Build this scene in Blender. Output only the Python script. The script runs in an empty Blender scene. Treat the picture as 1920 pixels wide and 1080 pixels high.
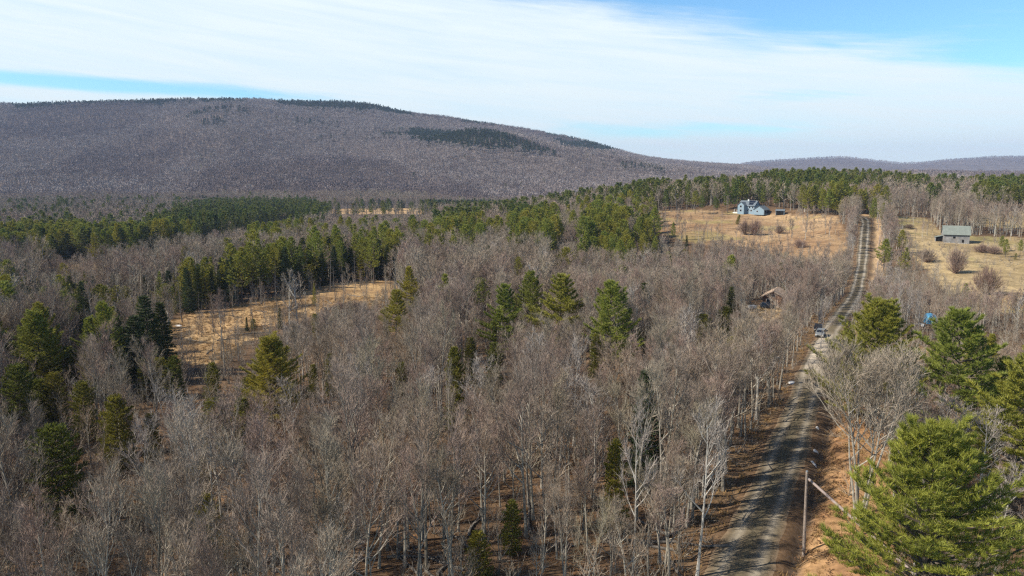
import bpy, math, random
import numpy as np
from mathutils import Vector, Matrix, Euler

# ------------------------------------------------------------------ camera, world, sun, exposure
S = bpy.context.scene
COL = S.collection
TH = math.radians(8.9); F = 1346.0; CZ = 37.0
cd = bpy.data.cameras.new('camera'); cam = bpy.data.objects.new('camera', cd); COL.objects.link(cam)
cam.location = (0, 0, CZ); cam.rotation_euler = (math.pi/2 - TH, 0, 0)
cd.sensor_width = 36; cd.lens = 36*F/1920; cd.clip_start = .5; cd.clip_end = 40000
S.camera = cam
S.view_settings.view_transform = 'Standard'; S.view_settings.look = 'None'
S.view_settings.exposure = 0.50; S.view_settings.gamma = 1.0
S.render.engine = 'CYCLES'
S.cycles.max_bounces = 5; S.cycles.diffuse_bounces = 2; S.cycles.glossy_bounces = 2
S.cycles.transmission_bounces = 2; S.cycles.volume_bounces = 0; S.cycles.use_denoising = False; S.cycles.filter_width = 1.3
SUN_EL = math.radians(41); SUN_AZ = math.atan2(-1.0, -.25)     # direction to the sun: left, a little behind the camera
sd = Vector((math.sin(SUN_AZ)*math.cos(SUN_EL), math.cos(SUN_AZ)*math.cos(SUN_EL), math.sin(SUN_EL)))
sl = bpy.data.lights.new('sun', 'SUN'); sl.energy = 5.0; sl.angle = math.radians(.5); sl.color = (1, .915, .775)
so = bpy.data.objects.new('sun', sl); COL.objects.link(so); so.rotation_euler = sd.to_track_quat('Z', 'Y').to_euler()
so.location = (0, 0, 400)

def NT(nt, t, **kw):
    n = nt.nodes.new(t)
    for k, v in kw.items():
        if k.startswith('i_'):
            n.inputs[k[2:].replace('_', ' ')].default_value = v
        else: setattr(n, k, v)
    return n
def mth(nt, op, a, b=None, c=None, clamp=False):
    n = nt.nodes.new('ShaderNodeMath'); n.operation = op; n.use_clamp = clamp
    for i, v in enumerate((a, b, c)):
        if v is None: continue
        if hasattr(v, 'is_linked'): nt.links.new(v, n.inputs[i])
        else: n.inputs[i].default_value = v
    return n.outputs[0]

W = bpy.data.worlds.new('World'); S.world = W; W.use_nodes = True
nt = W.node_tree; nt.nodes.clear()
out = NT(nt, 'ShaderNodeOutputWorld'); bg = NT(nt, 'ShaderNodeBackground'); bg.inputs['Strength'].default_value = .07
sky = NT(nt, 'ShaderNodeTexSky'); sky.sky_type = 'NISHITA'; sky.sun_disc = False
sky.sun_elevation = SUN_EL; sky.sun_rotation = SUN_AZ; sky.altitude = 400; sky.air_density = 1.0; sky.dust_density = .3; sky.ozone_density = 1.5
tc = NT(nt, 'ShaderNodeTexCoord'); sx = NT(nt, 'ShaderNodeSeparateXYZ'); nt.links.new(tc.outputs['Generated'], sx.inputs[0])
az = mth(nt, 'MULTIPLY', mth(nt, 'ARCTAN2', sx.outputs[0], sx.outputs[1]), 57.2958)
el = mth(nt, 'MULTIPLY', mth(nt, 'ARCSINE', sx.outputs[2]), 57.2958)
cv = NT(nt, 'ShaderNodeCombineXYZ'); nt.links.new(mth(nt, 'MULTIPLY', az, .035), cv.inputs[0])
nt.links.new(mth(nt, 'ADD', mth(nt, 'MULTIPLY', el, .22), mth(nt, 'MULTIPLY', az, .02)), cv.inputs[1])
nz = NT(nt, 'ShaderNodeTexNoise', i_Scale=1.6, i_Detail=6.0, i_Roughness=.55, i_Distortion=.6); nt.links.new(cv.outputs[0], nz.inputs['Vector'])
cv2 = NT(nt, 'ShaderNodeCombineXYZ'); nt.links.new(mth(nt, 'MULTIPLY', az, .06), cv2.inputs[0])
nt.links.new(mth(nt, 'ADD', mth(nt, 'MULTIPLY', el, .9), mth(nt, 'MULTIPLY', az, .10)), cv2.inputs[1])
nz2 = NT(nt, 'ShaderNodeTexNoise', i_Scale=1.3, i_Detail=7.0, i_Roughness=.62, i_Distortion=.4); nt.links.new(cv2.outputs[0], nz2.inputs['Vector'])
def gauss(ca, ce, wa, we, tilt=0, amp=1.0):      # a soft patch of clear sky at azimuth ca, elevation ce (degrees)
    da = mth(nt, 'SUBTRACT', az, ca)
    de = mth(nt, 'SUBTRACT', mth(nt, 'SUBTRACT', el, ce), mth(nt, 'MULTIPLY', da, tilt))
    q = mth(nt, 'ADD', mth(nt, 'POWER', mth(nt, 'ABSOLUTE', mth(nt, 'DIVIDE', da, wa)), 2.0), mth(nt, 'POWER', mth(nt, 'ABSOLUTE', mth(nt, 'DIVIDE', de, we)), 2.0))
    return mth(nt, 'MULTIPLY', mth(nt, 'EXPONENT', mth(nt, 'MULTIPLY', q, -1.0)), amp)
dd = mth(nt, 'SUBTRACT', el, mth(nt, 'SUBTRACT', 13.2, mth(nt, 'MULTIPLY', az, .212)))
ur = NT(nt, 'ShaderNodeMapRange', interpolation_type='SMOOTHSTEP'); ur.inputs['From Min'].default_value = -2.4; ur.inputs['From Max'].default_value = 3.4; ur.inputs['To Max'].default_value = 1.15
nt.links.new(dd, ur.inputs['Value']); clear = ur.outputs[0]
clear = mth(nt, 'ADD', clear, gauss(-30, 6.05, 15, .62, -.02, 1.25))
clear = mth(nt, 'ADD', clear, gauss(7, 3.5, 9, .8, -.03, .55))
clear = mth(nt, 'ADD', clear, gauss(21.5, 5.6, 5, .6, .0, .55))
clear = mth(nt, 'ADD', clear, gauss(18, 3.5, 10, .7, .0, .38))
clear = mth(nt, 'ADD', clear, gauss(3, 13.2, 6, .6, .0, .4))
nn = mth(nt, 'SUBTRACT', mth(nt, 'ADD', mth(nt, 'MULTIPLY', nz.outputs['Fac'], .55), mth(nt, 'MULTIPLY', nz2.outputs['Fac'], .45)), .5)
cl = mth(nt, 'SUBTRACT', 1.0, clear)
cl = mth(nt, 'ADD', cl, mth(nt, 'MULTIPLY', nn, 2.1))
mr = NT(nt, 'ShaderNodeMapRange', interpolation_type='SMOOTHSTEP'); mr.inputs['From Min'].default_value = -.05; mr.inputs['From Max'].default_value = .80
nt.links.new(cl, mr.inputs['Value'])
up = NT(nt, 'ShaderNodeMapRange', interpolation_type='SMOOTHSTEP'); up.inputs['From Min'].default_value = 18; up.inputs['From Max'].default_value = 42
up.inputs['To Min'].default_value = .97; up.inputs['To Max'].default_value = .12; nt.links.new(el, up.inputs['Value'])  # cloud thinned overhead to keep the fill light down
veil = NT(nt, 'ShaderNodeMapRange'); veil.inputs[1].default_value = .30; veil.inputs[2].default_value = .62; veil.inputs[3].default_value = .80; veil.inputs[4].default_value = 1.0
nt.links.new(nz2.outputs['Fac'], veil.inputs[0])
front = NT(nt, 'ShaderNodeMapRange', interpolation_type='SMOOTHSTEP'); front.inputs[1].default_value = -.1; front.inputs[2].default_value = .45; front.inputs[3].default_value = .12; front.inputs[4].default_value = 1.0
nt.links.new(sx.outputs[1], front.inputs[0])       # unseen cloud behind the camera cut away to lower the fill light
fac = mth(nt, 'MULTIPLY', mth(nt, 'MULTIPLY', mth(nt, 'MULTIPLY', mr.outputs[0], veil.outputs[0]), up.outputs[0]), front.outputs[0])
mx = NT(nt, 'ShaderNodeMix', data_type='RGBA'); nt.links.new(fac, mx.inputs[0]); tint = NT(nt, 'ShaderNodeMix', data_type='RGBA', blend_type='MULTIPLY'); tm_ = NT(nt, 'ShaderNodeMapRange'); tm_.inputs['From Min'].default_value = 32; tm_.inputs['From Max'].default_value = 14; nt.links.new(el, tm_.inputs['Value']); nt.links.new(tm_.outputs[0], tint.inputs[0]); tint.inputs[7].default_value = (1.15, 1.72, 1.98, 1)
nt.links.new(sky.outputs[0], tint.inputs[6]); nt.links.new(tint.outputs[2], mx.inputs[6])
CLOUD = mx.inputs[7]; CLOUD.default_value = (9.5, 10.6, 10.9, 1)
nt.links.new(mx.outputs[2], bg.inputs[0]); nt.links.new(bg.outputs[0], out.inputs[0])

# ------------------------------------------------------------------ projection helpers
CT, ST = math.cos(TH), math.sin(TH)
def sl_of(py): b = (540-py)/F; return (-ST+b*CT)/(CT+b*ST)
def proj(x, y, z):
    zz = z-CZ; fw = y*CT - zz*ST; up = y*ST + zz*CT
    fw = np.maximum(fw, .1)
    return 960+F*x/fw, 540-F*up/fw
def u_of(px, py=330): b = (540-py)/F; return ((px-960)/F)/(CT+b*ST)

def vhash(i, j, s): 
    n = np.sin(i*127.1 + j*311.7 + s*74.7)*43758.5453
    return n-np.floor(n)
def vn(x, y, sc, s=0):
    x = np.asarray(x, float)/sc; y = np.asarray(y, float)/sc
    i = np.floor(x); j = np.floor(y); fx = x-i; fy = y-j
    fx = fx*fx*(3-2*fx); fy = fy*fy*(3-2*fy)
    return (vhash(i, j, s)*(1-fx)+vhash(i+1, j, s)*fx)*(1-fy)+(vhash(i, j+1, s)*(1-fx)+vhash(i+1, j+1, s)*fx)*fy
def fbm(x, y, sc, s=0, o=4):
    t = 0; a = .5; tot = 0
    for k in range(o):
        t = t+a*vn(x, y, sc, s+k*13); tot += a; a *= .5; sc = sc*.5
    return t/tot
def smooth(a, b, x): t = np.clip((x-a)/(b-a), 0, 1); return t*t*(3-2*t)

# ------------------------------------------------------------------ terrain heights
# columns: pixel column -> [(forward distance, height or ('p', row of the tree tops))]
P = lambda py: ('p', py)
LN = [(20,-1),(100,-2),(160,-4.5),(200,-5),(270,-6.5),(400,-10),(700,-14),(950,-15)]
COLS = {
 -500: LN+[(1100,-15.5),(1500,P(350)),(2200,P(272)),(2700,P(222)),(3000,P(204)),(3500,P(225)),(5000,0),(9000,0)],
 0: LN+[(1100,-15.5),(1500,P(350)),(2200,P(275)),(2700,P(215)),(3000,P(196)),(3500,P(215)),(5000,0),(9000,0)],
 150: LN+[(1100,-15.5),(1500,P(352)),(2100,P(290)),(2650,P(222)),(3000,P(188)),(3500,P(205)),(5000,0),(9000,0)],
 300: [(20,0),(100,-1),(160,-5),(200,-5),(270,-5),(400,-9),(700,-13),(950,-15),(1100,-15.5),(1500,P(355)),(2000,P(298)),(2350,P(262)),(2700,P(214)),(3000,P(184)),(3500,P(200)),(5000,0),(9000,0)],
 440: [(20,0),(100,-1),(160,-5),(200,-5),(270,-5),(400,-9),(700,-13),(950,-15),(1100,-15.5),(1500,P(345)),(2000,P(285)),(2350,P(232)),(2600,P(196)),(2800,P(193)),(3050,P(183)),(3500,P(200)),(5000,0),(9000,0)],
 540: [(20,0),(100,-1),(160,-5),(270,-4),(400,-8),(700,-13),(950,-15),(1100,-15.5),(1500,P(345)),(2000,P(288)),(2350,P(246)),(2650,P(212)),(2850,P(206)),(3100,P(186)),(3500,P(200)),(5000,0),(9000,0)],
 640: [(20,0),(100,-1),(160,-4),(270,-4),(330,-5),(400,-8),(700,-13),(950,-14),(1100,-15.5),(1500,P(345)),(2000,P(290)),(2400,P(250)),(2700,P(226)),(3100,P(185)),(3500,P(200)),(5000,0),(9000,0)],
 700: [(20,0),(100,0),(160,-3),(270,-4),(330,-5),(400,-8),(700,-12),(950,-14),(1100,-15.5),(1500,P(345)),(2000,P(288)),(2350,P(247)),(2600,P(238)),(2900,P(214)),(3150,P(189)),(3500,P(202)),(5000,0),(9000,0)],
 770: [(20,0),(100,0),(160,-3),(270,-5),(400,-7),(650,-11),(950,-14),(1100,-15.5),(1500,P(345)),(2000,P(285)),(2300,P(245)),(2450,P(243)),(2800,P(236)),(3250,P(210)),(3600,P(220)),(5000,0),(9000,0)],
 860: [(20,0),(100,0),(150,-2),(200,-4),(300,-6),(400,-6),(600,-8),(750,-12),(950,-14),(1100,P(393)),(1400,P(355)),(1900,P(300)),(2200,P(243)),(2400,P(252)),(2700,P(248)),(3300,P(222)),(3700,P(232)),(5000,0),(9000,0)],
 950: [(20,0),(100,0),(150,-2),(200,-4),(300,-6),(400,-5),(600,-5),(750,-8),(950,-13),(1100,P(390)),(1400,P(355)),(1900,P(305)),(2150,P(258)),(2350,P(268)),(2700,P(262)),(3400,P(236)),(3800,P(246)),(5200,0),(9000,0)],
 1050: [(20,0),(100,0),(150,-2),(250,-6),(350,-3),(450,0),(600,3),(700,0),(900,-10),(1100,-13),(1400,P(358)),(1800,P(322)),(2080,P(286)),(2300,P(298)),(2700,P(290)),(3500,P(252)),(3900,P(262)),(5200,0),(9000,0)],
 1130: [(20,0),(100,0),(150,-1),(250,-6),(350,-1),(450,5),(600,9),(750,5),(1000,-8),(1350,P(362)),(1700,P(337)),(2050,P(304)),(2300,P(314)),(2800,P(300)),(3550,P(269)),(4000,P(280)),(5200,0),(9000,0)],
 1190: [(20,0),(100,0),(150,0),(240,-6),(310,-4),(350,-1),(450,7),(600,13),(750,8),(1000,-6),(1350,P(362)),(1700,P(340)),(2050,P(318)),(2300,P(325)),(3600,P(292)),(4100,P(300)),(5200,0),(9000,0)],
 1290: [(20,0),(100,0),(150,0),(220,-3),(290,-7),(340,-1),(480,12),(600,16),(700,17),(900,5),(1200,-5),(1800,P(343)),(2100,P(331)),(2500,P(335)),(3800,P(304)),(4300,P(312)),(5600,0),(9000,0)],
 1390: [(20,0),(100,0),(150,0),(220,-2),(290,-7),(340,-1),(480,12),(600,20),(700,20),(1000,5),(1500,0),(2500,P(335)),(4200,P(309)),(5000,P(322)),(7000,P(303)),(9000,0)],
 1480: [(20,0),(100,0),(150,0),(220,-2),(290,-7),(340,-1),(480,12),(620,25),(750,24),(1000,5),(3000,P(330)),(4500,P(319)),(5500,P(322)),(7000,P(297)),(9000,0)],
 1570: [(20,0),(100,0),(150,0),(220,-2),(285,-7),(315,-2),(375,6.5),(430,12.5),(520,18),(640,26),(800,22),(1000,8),(3000,P(330)),(5500,P(322)),(7000,P(290)),(9000,0)],
 1640: [(20,0),(100,0),(150,0),(220,-3),(280,-7),(315,-2),(375,6.5),(430,13),(520,18),(640,25),(800,22),(1000,8),(3000,P(330)),(5500,P(322)),(7000,P(297)),(9000,0)],
 1690: [(20,0),(100,0),(150,0),(220,-3),(285,-5),(340,1),(400,8),(450,12),(620,22),(800,20),(1000,8),(3000,P(330)),(5500,P(324)),(7000,P(306)),(9000,0)],
 1790: [(20,1),(100,0),(150,0),(220,-3),(290,-3),(360,4.5),(430,9),(520,14),(620,20),(800,17),(1000,8),(3000,P(330)),(5500,P(322)),(7000,P(295)),(9000,0)],
 1890: [(20,1),(100,0),(150,0),(220,-3),(290,-2),(360,5),(450,12),(620,20),(800,16),(1000,8),(3000,P(330)),(5500,P(322)),(7000,P(288)),(9000,0)],
 2400: [(20,1),(100,1),(150,0),(220,-2),(290,0),(360,6),(450,12),(620,18),(800,15),(1000,8),(3000,P(330)),(5500,P(322)),(7000,P(293)),(9000,0)],
}
NR, NU = 420, 360
LY = np.linspace(math.log(20), math.log(9000), NR); UU = np.linspace(-1.1, 1.1, NU)
cu = []; cz = []
for px in sorted(COLS):
    ys, zs = [], []
    for Y, v in COLS[px]:
        ys.append(math.log(Y)); zs.append(v if not isinstance(v, tuple) else CZ+Y*sl_of(v[1])-12)
    cu.append(u_of(px)); cz.append(np.interp(LY, ys, zs))
cz = np.array(cz); HG = np.zeros((NR, NU))
for r in range(NR): HG[r] = np.interp(UU, cu, cz[:, r])
def blur(A, n, ax):
    for _ in range(n):
        B = np.roll(A, 1, ax); C = np.roll(A, -1, ax)
        if ax == 0: B[0] = A[0]; C[-1] = A[-1]
        else: B[:, 0] = A[:, 0]; C[:, -1] = A[:, -1]
        A = (B+2*A+C)/4
    return A
HG = blur(blur(HG, 8, 0), 12, 1)
def H0(x, y):
    x = np.asarray(x, float); y = np.asarray(y, float)
    u = np.clip(x/np.maximum(y, 150.), -1.099, 1.099); l = np.log(np.clip(y, 20.01, 8990))
    fi = (l-LY[0])/(LY[1]-LY[0]); fj = (u-UU[0])/(UU[1]-UU[0])
    i = np.clip(fi.astype(int), 0, NR-2); j = np.clip(fj.astype(int), 0, NU-2); a = fi-i; b = fj-j
    h = (HG[i, j]*(1-b)+HG[i, j+1]*b)*(1-a)+(HG[i+1, j]*(1-b)+HG[i+1, j+1]*b)*a
    far = smooth(1000, 1700, y)*(1-.85*smooth(2450, 2900, y))*(1-smooth(4000, 6500, y))
    h = h+far*((fbm(x, y, 520, 3, 4)-.5)*90) + (fbm(x, y, 38, 9, 3)-.5)*1.6
    h = h+smooth(5500, 7000, y)*(fbm(x, y, 500, 5, 3)-.5)*30
    return h
# the road: picture rows with their centre column and forward distance
RD = [(1080,1382,None),(1041,1394,None),(945,1438,None),(849,1472,None),(753,1507,None),(680,1531,None),(613,1561,None),
      (560,1600,252,-5.5),(545,1607,280,-7.5),(500,1616,315,-2.7),(440,1621,375,6.5),(415,1624,410,11.3),(405,1617,432,13.6)]
ry, rx, rz = [], [], []
for r in RD:
    s = sl_of(r[0]); b = (540-r[0])/F
    if r[2] is None: Y = -CZ/s; z = 0.
    else: Y = r[2]; z = CZ+Y*s
    ry.append(Y); rz.append(z); rx.append(Y*((r[1]-960)/F)/(CT+b*ST))
ry = [-40, 20]+ry+[450, 475, 520]; sl0 = (rx[4]-rx[0])/(ry[6]-ry[2])
rx = [rx[0]-sl0*(ry[2]+40), rx[0]-sl0*(ry[2]-20)]+rx+[rx[-1]-8, rx[-1]-26, rx[-1]-62]; rz = [0, 0]+rz+[14.2, 15.5, 18]
_yy = np.arange(-40, 520, 2.); _xx = np.interp(_yy, ry, rx); _zz = np.interp(_yy, ry, rz)
for _ in range(30):
    _xx[1:-1] = (_xx[:-2]+2*_xx[1:-1]+_xx[2:])/4; _zz[1:-1] = (_zz[:-2]+2*_zz[1:-1]+_zz[2:])/4
def road_x(y): return np.interp(y, _yy, _xx)
def road_z(y): return np.interp(y, _yy, _zz)
def road_off(x, y): 
    sl_ = (road_x(y+3)-road_x(y-3))/6
    return (x-road_x(y))/np.sqrt(1+sl_*sl_)
def Hh(x, y):
    x = np.asarray(x, float); y = np.asarray(y, float)
    h = H0(x, y); o = road_off(x, y); inr = (y < 515)
    w = (1-smooth(4.5, 24, np.abs(o)))*inr
    h = h*(1-w)+road_z(y)*w
    h = h - inr*.75*np.exp(-((o-4.6)/.8)**2) - inr*.25*np.exp(-((o+4.3)/.9)**2)
    h = h + inr*(1-smooth(150, 220, y))*.9*smooth(5, 9, o)*(1-smooth(14, 30, o))
    return h
def H1(x, y): return float(Hh(np.array([x]), np.array([y]))[0])

# ------------------------------------------------------------------ land cover in the photograph's rows and columns
def inpoly(px, py, poly):
    c = np.zeros(px.shape, bool); n = len(poly)
    for i in range(n):
        x1, y1 = poly[i]; x2, y2 = poly[(i+1) % n]
        if y1 == y2: continue
        c ^= ((y1 > py) != (y2 > py)) & (px < (x2-x1)*(py-y1)/(y2-y1)+x1)
    return c
FIELDS = [('orange', [(1205,398),(1300,393),(1380,399),(1450,401),(1565,404),(1590,440),(1585,500),(1480,490),(1400,462),(1340,462),(1280,452),(1225,432)], 300, 520),
          ('straw', [(1668,404),(1740,410),(1770,436),(1830,443),(1925,446),(1990,460),(1990,640),(1925,640),(1830,598),(1768,548),(1735,505),(1690,462),(1678,430)], 205, 470),
          ('straw', [(1815,404),(1900,396),(1990,396),(1990,432),(1900,428),(1830,424)], 380, 560),
          ('yard', [(1405,590),(1402,572),(1452,566),(1462,590),(1450,606),(1415,608)], 150, 215),
          ('yard', [(1690,640),(1750,635),(1760,665),(1700,675)], 110, 150)]
WET = [('wet', [(312,640),(318,600),(352,588),(385,583),(450,570),(540,550),(620,533),(690,522),(758,530),(752,562),(690,572),(640,568),(600,588),(560,608),(510,620),(470,645),(440,676),(360,684),(325,672)], 140, 330),
       ('wet', [(62,498),(140,490),(215,497),(180,508),(130,517),(80,514)], 250, 420),
       ('wet', [(612,393),(700,390),(815,391),(790,401),(680,402),(625,402)], 700, 1250),
       ('brush', [(240,495),(330,476),(440,446),(470,452),(400,474),(290,496)], 280, 560),
       ('brush', [(1560,500),(1560,480),(1580,470)], 200, 400)]
def cover(x, y, z):
    wob = 17*(fbm(x, y, 15, 21, 4)-.5)*np.clip(180/np.maximum(y, 30), .3, 2)
    px, py = proj(x, y, z); px = px+wob*2.2; py = py+wob*.6
    c = np.zeros(x.shape, int)
    for k, (nm, pl, y0, y1) in enumerate(FIELDS+WET):
        m = inpoly(px, py, pl) & (y > y0) & (y < y1)
        c[m] = {'orange': 1, 'straw': 2, 'yard': 3, 'wet': 4, 'brush': 5}[nm]
    return c

# ------------------------------------------------------------------ materials
def mat(name, col, rough=.9, var=None, scale=5., bump=0, spec=.2, rand=None, col2=None, detail=4., metallic=0, trans=0):
    m = bpy.data.materials.new(name); m.use_nodes = True; n = m.node_tree; b = n.nodes['Principled BSDF']
    b.inputs['Roughness'].default_value = rough; b.inputs['Specular IOR Level'].default_value = spec; b.inputs['Metallic'].default_value = metallic
    tcn = n.nodes.new('ShaderNodeTexCoord')
    nzn = n.nodes.new('ShaderNodeTexNoise'); nzn.inputs['Scale'].default_value = scale; nzn.inputs['Detail'].default_value = detail
    n.links.new(tcn.outputs['Object'], nzn.inputs['Vector'])
    cr = n.nodes.new('ShaderNodeMix'); cr.data_type = 'RGBA'
    c2 = col2 or tuple(c*(var or .6) for c in col)
    cr.inputs[6].default_value = (*c2, 1); cr.inputs[7].default_value = (*col, 1)
    mrn = n.nodes.new('ShaderNodeMapRange'); mrn.inputs[1].default_value = .3; mrn.inputs[2].default_value = .7
    n.links.new(nzn.outputs['Fac'], mrn.inputs[0]); n.links.new(mrn.outputs[0], cr.inputs[0]); last = cr.outputs[2]
    if rand:                                             # each plant has a tint of its own
        oi = n.nodes.new('ShaderNodeObjectInfo'); ramp = n.nodes.new('ShaderNodeValToRGB')
        ramp.color_ramp.interpolation = 'LINEAR'; e = ramp.color_ramp.elements
        while len(e) < len(rand): e.new(.5)
        for i, c in enumerate(rand): e[i].position = i/(len(rand)-1); e[i].color = (*c, 1)
        n.links.new(oi.outputs['Random'], ramp.inputs[0])
        mu = n.nodes.new('ShaderNodeMix'); mu.data_type = 'RGBA'; mu.blend_type = 'MULTIPLY'; mu.inputs[0].default_value = 1
        n.links.new(last, mu.inputs[6]); n.links.new(ramp.outputs[0], mu.inputs[7]); last = mu.outputs[2]
    n.links.new(last, b.inputs['Base Color'])
    if trans:
        tr = n.nodes.new('ShaderNodeBsdfTranslucent'); ms = n.nodes.new('ShaderNodeMixShader'); ms.inputs[0].default_value = trans
        n.links.new(last, tr.inputs['Color']); n.links.new(b.outputs[0], ms.inputs[1]); n.links.new(tr.outputs[0], ms.inputs[2]); n.links.new(ms.outputs[0], n.nodes['Material Output'].inputs['Surface'])
    if bump:
        bp = n.nodes.new('ShaderNodeBump'); bp.inputs['Strength'].default_value = bump; bp.inputs['Distance'].default_value = .1
        n.links.new(nzn.outputs['Fac'], bp.inputs['Height']); n.links.new(bp.outputs[0], b.inputs['Normal'])
    return m
M = {}
M['bark'] = mat('grey_bark', (.40,.37,.32), scale=3, var=.5, rand=[(.6,.58,.55),(1,1,1),(1.15,1.12,1.05)])
M['twig'] = mat('bare_twigs', (.375,.32,.262), scale=.5, var=.75, rand=[(.55,.52,.46),(1.02,.90,.84),(.92,.92,.86),(.68,.66,.60),(1.2,1.16,1.12),(.95,.84,.77),(.86,.88,.76)])
M['twig_far'] = mat('bare_twigs_distant', (.335,.30,.285), scale=.3, var=.85, rand=[(.72,.68,.67),(1.0,.90,.87),(.95,.92,.90),(.85,.80,.80),(1.18,1.12,1.1)])
M['twig_r'] = mat('reddish_maple_twigs', (.33,.285,.25), scale=.5, var=.75, rand=[(.6,.55,.5),(1.05,.85,.78),(.85,.82,.76),(1.2,1.0,.95)])
M['twig_dk'] = mat('shade_toned_twigs_distant', (.20,.17,.165), scale=.3, var=.85, rand=[(.8,.78,.8),(1.1,1.0,.97),(.95,.9,.9)])  # darker copy of the distant twigs, carries the shade of the hill folds
M['twig_p'] = mat('pale_grey_twigs', (.36,.30,.235), scale=.5, var=.8)
M['birch'] = mat('white_birch_bark', (.54,.51,.46), scale=6, var=.55, rand=[(.8,.8,.8),(1,1,1)])
M['birch_twig'] = mat('birch_twigs', (.42,.38,.34), scale=.5, var=.7, rand=[(.85,.8,.8),(1,1,1)])
M['bark_d'] = mat('dull_bark', (.27,.245,.215), scale=3, var=.6, rand=[(.6,.58,.55),(1,1,1)])
M['pbark'] = mat('pine_bark', (.16,.13,.105), scale=4, var=.5)
M['needle'] = mat('pine_needles', (.36,.34,.062), rough=.6, scale=.9, col2=(.19,.20,.042), spec=.3, trans=.3, rand=[(.75,.9,.85),(1.1,1.0,.8),(.9,1.05,1.0),(1.25,1.1,.85)])
M['needle_m'] = mat('pine_needles_distant', (.215,.225,.05), rough=.6, scale=.9, col2=(.12,.14,.036), spec=.3, trans=.25, rand=[(.65,.8,.75),(1.1,1.0,.8),(.8,.95,.9),(1.2,1.1,.85)])
M['needle_d'] = mat('spruce_needles', (.085,.11,.038), rough=.65, scale=.9, col2=(.05,.07,.026), spec=.25, trans=.25, rand=[(.8,.9,1.0),(1.1,1.0,.8),(1.25,1.05,.7)])
M['needle_y'] = mat('hemlock_needles', (.26,.25,.045), rough=.65, scale=.9, col2=(.13,.14,.028), spec=.25, trans=.3, rand=[(.75,.85,.85),(1.2,1.05,.8),(1,1,1)])
M['needle_far'] = mat('distant_needles', (.075,.10,.042), rough=.7, scale=.3, var=.7, rand=[(.8,.9,1),(1.2,1.1,.9)])
M['dead'] = mat('dead_wood', (.27,.24,.21), scale=3, var=.5, rand=[(.5,.5,.5),(1,1,1)])
M['dtwig'] = mat('shrub_twigs', (.36,.29,.25), scale=.6, var=.7, rand=[(.7,.6,.55),(1,.85,.8),(1,1,.9)])
M['straw'] = mat('dry_grass_blades', (.42,.30,.15), scale=1, var=.7, rand=[(.8,.7,.6),(1.1,1,.9)])
M['siding'] = mat('blue_grey_siding', (.24,.33,.40), scale=1.2, var=.92, rough=.7)
M['roofm'] = mat('slate_grey_shingles', (.15,.18,.21), scale=2, var=.8, rough=.8)
M['white'] = mat('white_paint', (.72,.72,.70), scale=2, var=.9, rough=.6)
M['glass'] = mat('dark_window_glass', (.015,.02,.03), scale=1, var=.9, rough=.12, spec=.5)
M['solar'] = mat('solar_panel_glass', (.008,.012,.025), scale=1, var=.9, rough=.2, spec=.5)
M['barnw'] = mat('weathered_barn_boards', (.33,.32,.31), scale=.8, var=.55, rough=.9)
M['barnr'] = mat('weathered_metal_roof', (.225,.25,.225), scale=.7, var=.8, rough=.6)
M['dark'] = mat('dark_opening', (.012,.011,.010), scale=1, var=.9)
M['stone'] = mat('pale_fieldstone', (.42,.39,.34), scale=2, var=.6)
M['pole'] = mat('weathered_pole_wood', (.34,.28,.24), scale=5, var=.6)
M['pole2'] = mat('pale_brace_wood', (.40,.32,.29), scale=5, var=.8)
M['tan'] = mat('tan_roof', (.48,.36,.27), scale=2, var=.8)
M['log'] = mat('brown_cabin_wall', (.20,.12,.08), scale=2, var=.6)
M['deckm'] = mat('worn_boards', (.42,.33,.26), scale=3, var=.7)
M['tarp'] = mat('blue_tarp', (.10,.34,.58), scale=1.6, var=.55, rough=.45, spec=.4, bump=.6)
M['silver'] = mat('silver_car_paint', (.20,.215,.225), scale=2, var=.95, rough=.3, spec=.6)
M['black'] = mat('black_car_paint', (.02,.02,.022), scale=2, var=.9, rough=.3, spec=.6)
M['blue'] = mat('dark_blue_car_paint', (.03,.04,.055), scale=2, var=.9, rough=.3, spec=.6)
M['rubber'] = mat('tyre_rubber', (.02,.02,.02), scale=2, var=.9)
M['lamp'] = mat('lamp_glass', (.7,.7,.68), scale=2, var=.95, rough=.15)
M['red'] = mat('tail_lamp_red', (.4,.02,.02), scale=2, var=.9, rough=.2)
M['snow'] = mat('old_snow', (.62,.62,.62), scale=2, var=.85, rough=.8)
M['leaves'] = mat('fallen_leaf_pieces', (.24,.135,.07), scale=2, var=.6, rand=[(.6,.6,.6),(1.1,1,.9)])

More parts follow.
